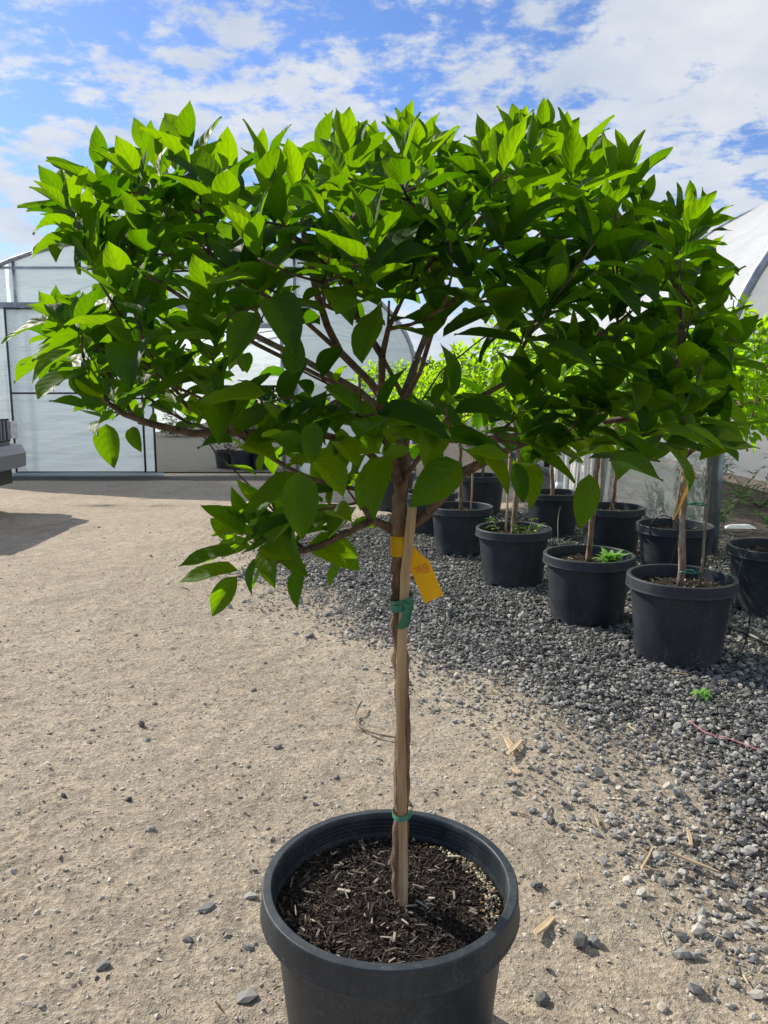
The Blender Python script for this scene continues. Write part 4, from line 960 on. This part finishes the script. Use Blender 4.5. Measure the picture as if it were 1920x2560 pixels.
side(0, 'clear_side_film', M_clear, .02, 1.1, .05, 21.9); side(0, 'upper_side_film', M_filmw, 1.12, RB + .03, .05, 21.9)
side(2 * RW, 'far_side_film', M_filmw, .23, RB + .03, .05, 21.9)
MB().box((2 * RW, 11, .11), (.04, 21.8, .2)).build('base_board', simple('pinkish_board', (.55, .45, .38), .8), gr_)
MB().box((0.0, 11, .05), (.04, 21.8, .10)).build('base_board', M_dark, gr_)
# bark-covered floor inside it
vs = [(0.05, .1, 0), (2 * RW - .05, .1, 0), (2 * RW - .05, 21.9, 0), (0.05, 21.9, 0)]
fl = MB().add([Vector((a + r0.x, b_ + r0.y, .022)) for a, b_, c2 in vs], [(0, 1, 2, 3)]).build('greenhouse_floor', simple('dark_floor', (.025, .02, .016), .95, scale=9, bump=.01, col2=(.07, .055, .042))); fl['kind'] = 'structure'
side(2.45, 'inner_curtain', M_filmw, .16, 1.9, .3, 21.8)
MB().box((2.45, 11, .09), (.04, 21.4, .13)).build('kick_board', simple('pale_kick_board', (.50, .40, .33), .8), gr_)
for i, (xx, yy, hh_) in enumerate([(3.15, 7.4, .34), (3.3, 8.6, .38), (3.2, 9.9, .36), (3.5, 11.3, .4), (4.4, 8.9, .34), (4.2, 10.2, .38), (3.75, 6.9, .3), (4.7, 12.2, .4), (4.5, 7.6, .28), (3.6, 13.5, .4)]):
    lab = ['nearest shrub behind the clear plastic wall', 'second shrub along the clear plastic wall', 'third shrub along the clear plastic wall', 'fourth shrub deep behind the clear plastic wall', 'shrub in the second row inside the right greenhouse', 'farther shrub in the second row inside the right greenhouse', 'low shrub just inside the right greenhouse corner', 'dim shrub deep inside the right greenhouse', 'small shrub near the front right inside the greenhouse', 'farthest shrub inside the right greenhouse'][i]
    leafy('shrub', Vector((xx, yy, .02)), 210, .16, hh_, M_shrub, lab, 'shrub', .7, .2, 60 + i, stems=7, group='shrubs growing inside the right greenhouse')
o = MB().add([(-.16, -.06, 0), (.15, -.08, 0), (.18, .05, 0), (-.1, .08, 0), (-.1, -.03, .03), (.1, -.04, .035), (.1, .03, .03), (-.06, .04, .025)], [(0, 1, 5, 4), (1, 2, 6, 5), (2, 3, 7, 6), (3, 0, 4, 7), (4, 5, 6, 7)]).build('plastic_scrap', M_white)
g2 = G(1845, 1325); o.location = (g2.x, g2.y, .025); tag(o, 'crumpled white plastic scrap on the dark floor behind the pots', 'scrap')

# white pipe riser, black tap and hanging plastic sheet beside the greenhouse
c_ = G(1378, 1262); pp = empty('water_pipe', (c_.x, 8.9, 0), 'white plastic water pipe with elbow standing behind the farthest pot', 'pipe')
MB().tube([(0, 0, 0), (0, 0, .62), (-.02, 0, .70), (-.10, 0, .72)], [.03, .03, .032, .03], 10).build('riser', M_white, pp, True)
MB().tube([(0, 0, .22), (0, 0, .32)], .042, 10).build('coupling', M_white, pp, True)
MB().tube([(-.10, 0, .72), (-.14, 0, .72), (-.15, 0, .66), (-.15, 0, .50)], .035, 10).build('tap', M_black, pp, True)
def drape(name, x0, x1, yy, z1, lab):
    vs, fs = [], []
    for i in range(15):
        for j in range(9): vs.append(((x1 - x0) * i / 14 - (x1 - x0) / 2, .04 * math.sin(i * 1.9) + .02 * math.sin(j), z1 * j / 8))
    for i in range(14):
        for j in range(8): fs.append((i * 9 + j, (i + 1) * 9 + j, (i + 1) * 9 + j + 1, i * 9 + j + 1))
    o_ = MB().add(vs, fs).build(name, M_filmw, None, True); o_.location = ((x0 + x1) / 2, yy, 0); o_.modifiers.new('thickness', 'SOLIDIFY').thickness = .003; return tag(o_, lab, 'sheet')
drape('plastic_sheet', 2.03, 2.36, 9.3, .95, 'wrinkled white plastic sheet hanging left of the clear wall')
drape('plastic_sheet', 2.44, 2.68, 9.5, .92, 'second narrower white sheet nearer the greenhouse corner')

# ------------------------------------------------------------------ parked vehicle at the left edge
M_paint = simple('silver_paint', (.24, .25, .27), .28, .35, var=.03, scale=3)
M_glass = simple('dark_glass', (.015, .018, .02), .08, 0, spec=.8)
M_lamp = simple('headlamp_lens', (.55, .57, .6), .1, .2)
M_tyre = simple('tyre_rubber', (.02, .02, .02), .85)
VX, VY0, VY1 = -4.30, 7.2, 9.0
car = empty('parked_car', (VX, (VY0 + VY1) / 2, 0), 'silver vehicle with black slatted grille cut off by the left edge', 'car'); hw = (VY1 - VY0) / 2
def extr(prof, y0, y1, bev=.05):
    n_ = len(prof); cx = sum(p[0] for p in prof) / n_; cz = sum(p[1] for p in prof) / n_
    vs = []
    for (yy, s_) in ((y0, .96), (y0 + bev, 1), (y1 - bev, 1), (y1, .96)): vs += [(cx + (p[0] - cx) * s_, yy, cz + (p[1] - cz) * s_) for p in prof]
    fs = [tuple(range(n_)), tuple(range(3 * n_, 4 * n_))[::-1]]
    for k2 in range(3): fs += [(k2 * n_ + i, (k2 + 1) * n_ + i, (k2 + 1) * n_ + (i + 1) % n_, k2 * n_ + (i + 1) % n_) for i in range(n_)]
    return vs, fs
MB().add(*extr([(-.03, .56), (-.02, .9), (-.14, 1.10), (-.5, 1.16), (-1.35, 1.22), (-4.5, 1.2), (-4.6, .5), (-4.1, .35), (-.5, .35)], -hw, hw, .10)).build('body', M_paint, car)
MB().add(*extr([(-1.3, 1.22), (-1.95, 1.72), (-4.1, 1.74), (-4.5, 1.2)], -hw + .08, hw - .08, .12)).build('cabin', M_paint, car)
ws = MB().add([(-1.29, -.68, 1.26), (-1.29, .68, 1.26), (-1.90, .6, 1.70), (-1.90, -.6, 1.70)], [(0, 1, 2, 3)]); 
for p_ in range(4): ws.v[p_] = (ws.v[p_][0] + .02, ws.v[p_][1], ws.v[p_][2] + .01)
ws.build('windscreen', M_glass, car)
for sx in ((-1.55, -2.5), (-2.6, -3.5), (-3.6, -4.2)):
    MB().box(((sx[0] + sx[1]) / 2, -hw + .075, 1.46), (abs(sx[1] - sx[0]), .012, .36)).build('side_window', M_glass, car)
MB().add(*extr([(.10, .50), (.11, .66), (.06, .76), (-.16, .78), (-.22, .48)], -hw - .01, hw + .01, .14)).build('bumper', M_paint, car)
MB().box((-.1, 0, .40), (.20, 2 * hw - .3, .16)).build('lower_valance', M_black, car)
gri = MB().box((-.035, 0, .93), (.09, 1.5, .26)).build('grille', M_black, car)
for k2 in range(18):
    o = MB().box((.018, -.68 + .08 * k2, .93), (.02, .022, .22)).build('slat', M_metal, gri)
for sgn in (-1, 1): MB().box((-.02, sgn * (hw - .10), .93), (.12, .16, .20)).build('headlight', M_lamp, car)
MB().box((.125, 0, .62), (.012, .34, .16)).build('licence_plate', M_white, car)
for xx in (-.78, -3.75):
    for sgn in (-1, 1):
        wh = MB(); wh.tube([(xx, sgn * (hw - .20), .36), (xx, sgn * (hw - .18), .36), (xx, sgn * (hw + .0), .36), (xx, sgn * (hw + .015), .36)], [.30, .36, .36, .31], 28); wo = wh.build('wheel', M_tyre, car)
        MB().tube([(xx, sgn * (hw + .012), .36), (xx, sgn * (hw + .028), .36)], [.21, .17], 20).build('rim', M_metal, wo)

# ------------------------------------------------------------------ far hedge of trees beyond the yard
Vs, Fs = [], []; N = 9000
xx = rng.uniform(-40, 45, N); yy = 46 + rng.uniform(0, 4, N); top = 2.4 + 2.2 * fbm(xx, yy * 0, .25, 3); zz2 = rng.random(N) ** .7 * top
rad = rng.uniform(.12, .34, N)
me = scatter('distant_trees', np.stack([xx, yy, zz2], 1), rad, M_shrub, OCT, OCF, flat=(.3, 1), jit=.4, tilt=1.5); me.uv_layers.new(name='UVMap')
o = link_mesh('distant_trees', me); o['kind'] = 'stuff'
for o in list(bpy.data.objects):
    if o.name == 'tmp': bpy.data.objects.remove(o)
print('objects', len(bpy.data.objects), 'leaves', len(leaves), 'tips', len(tips3))
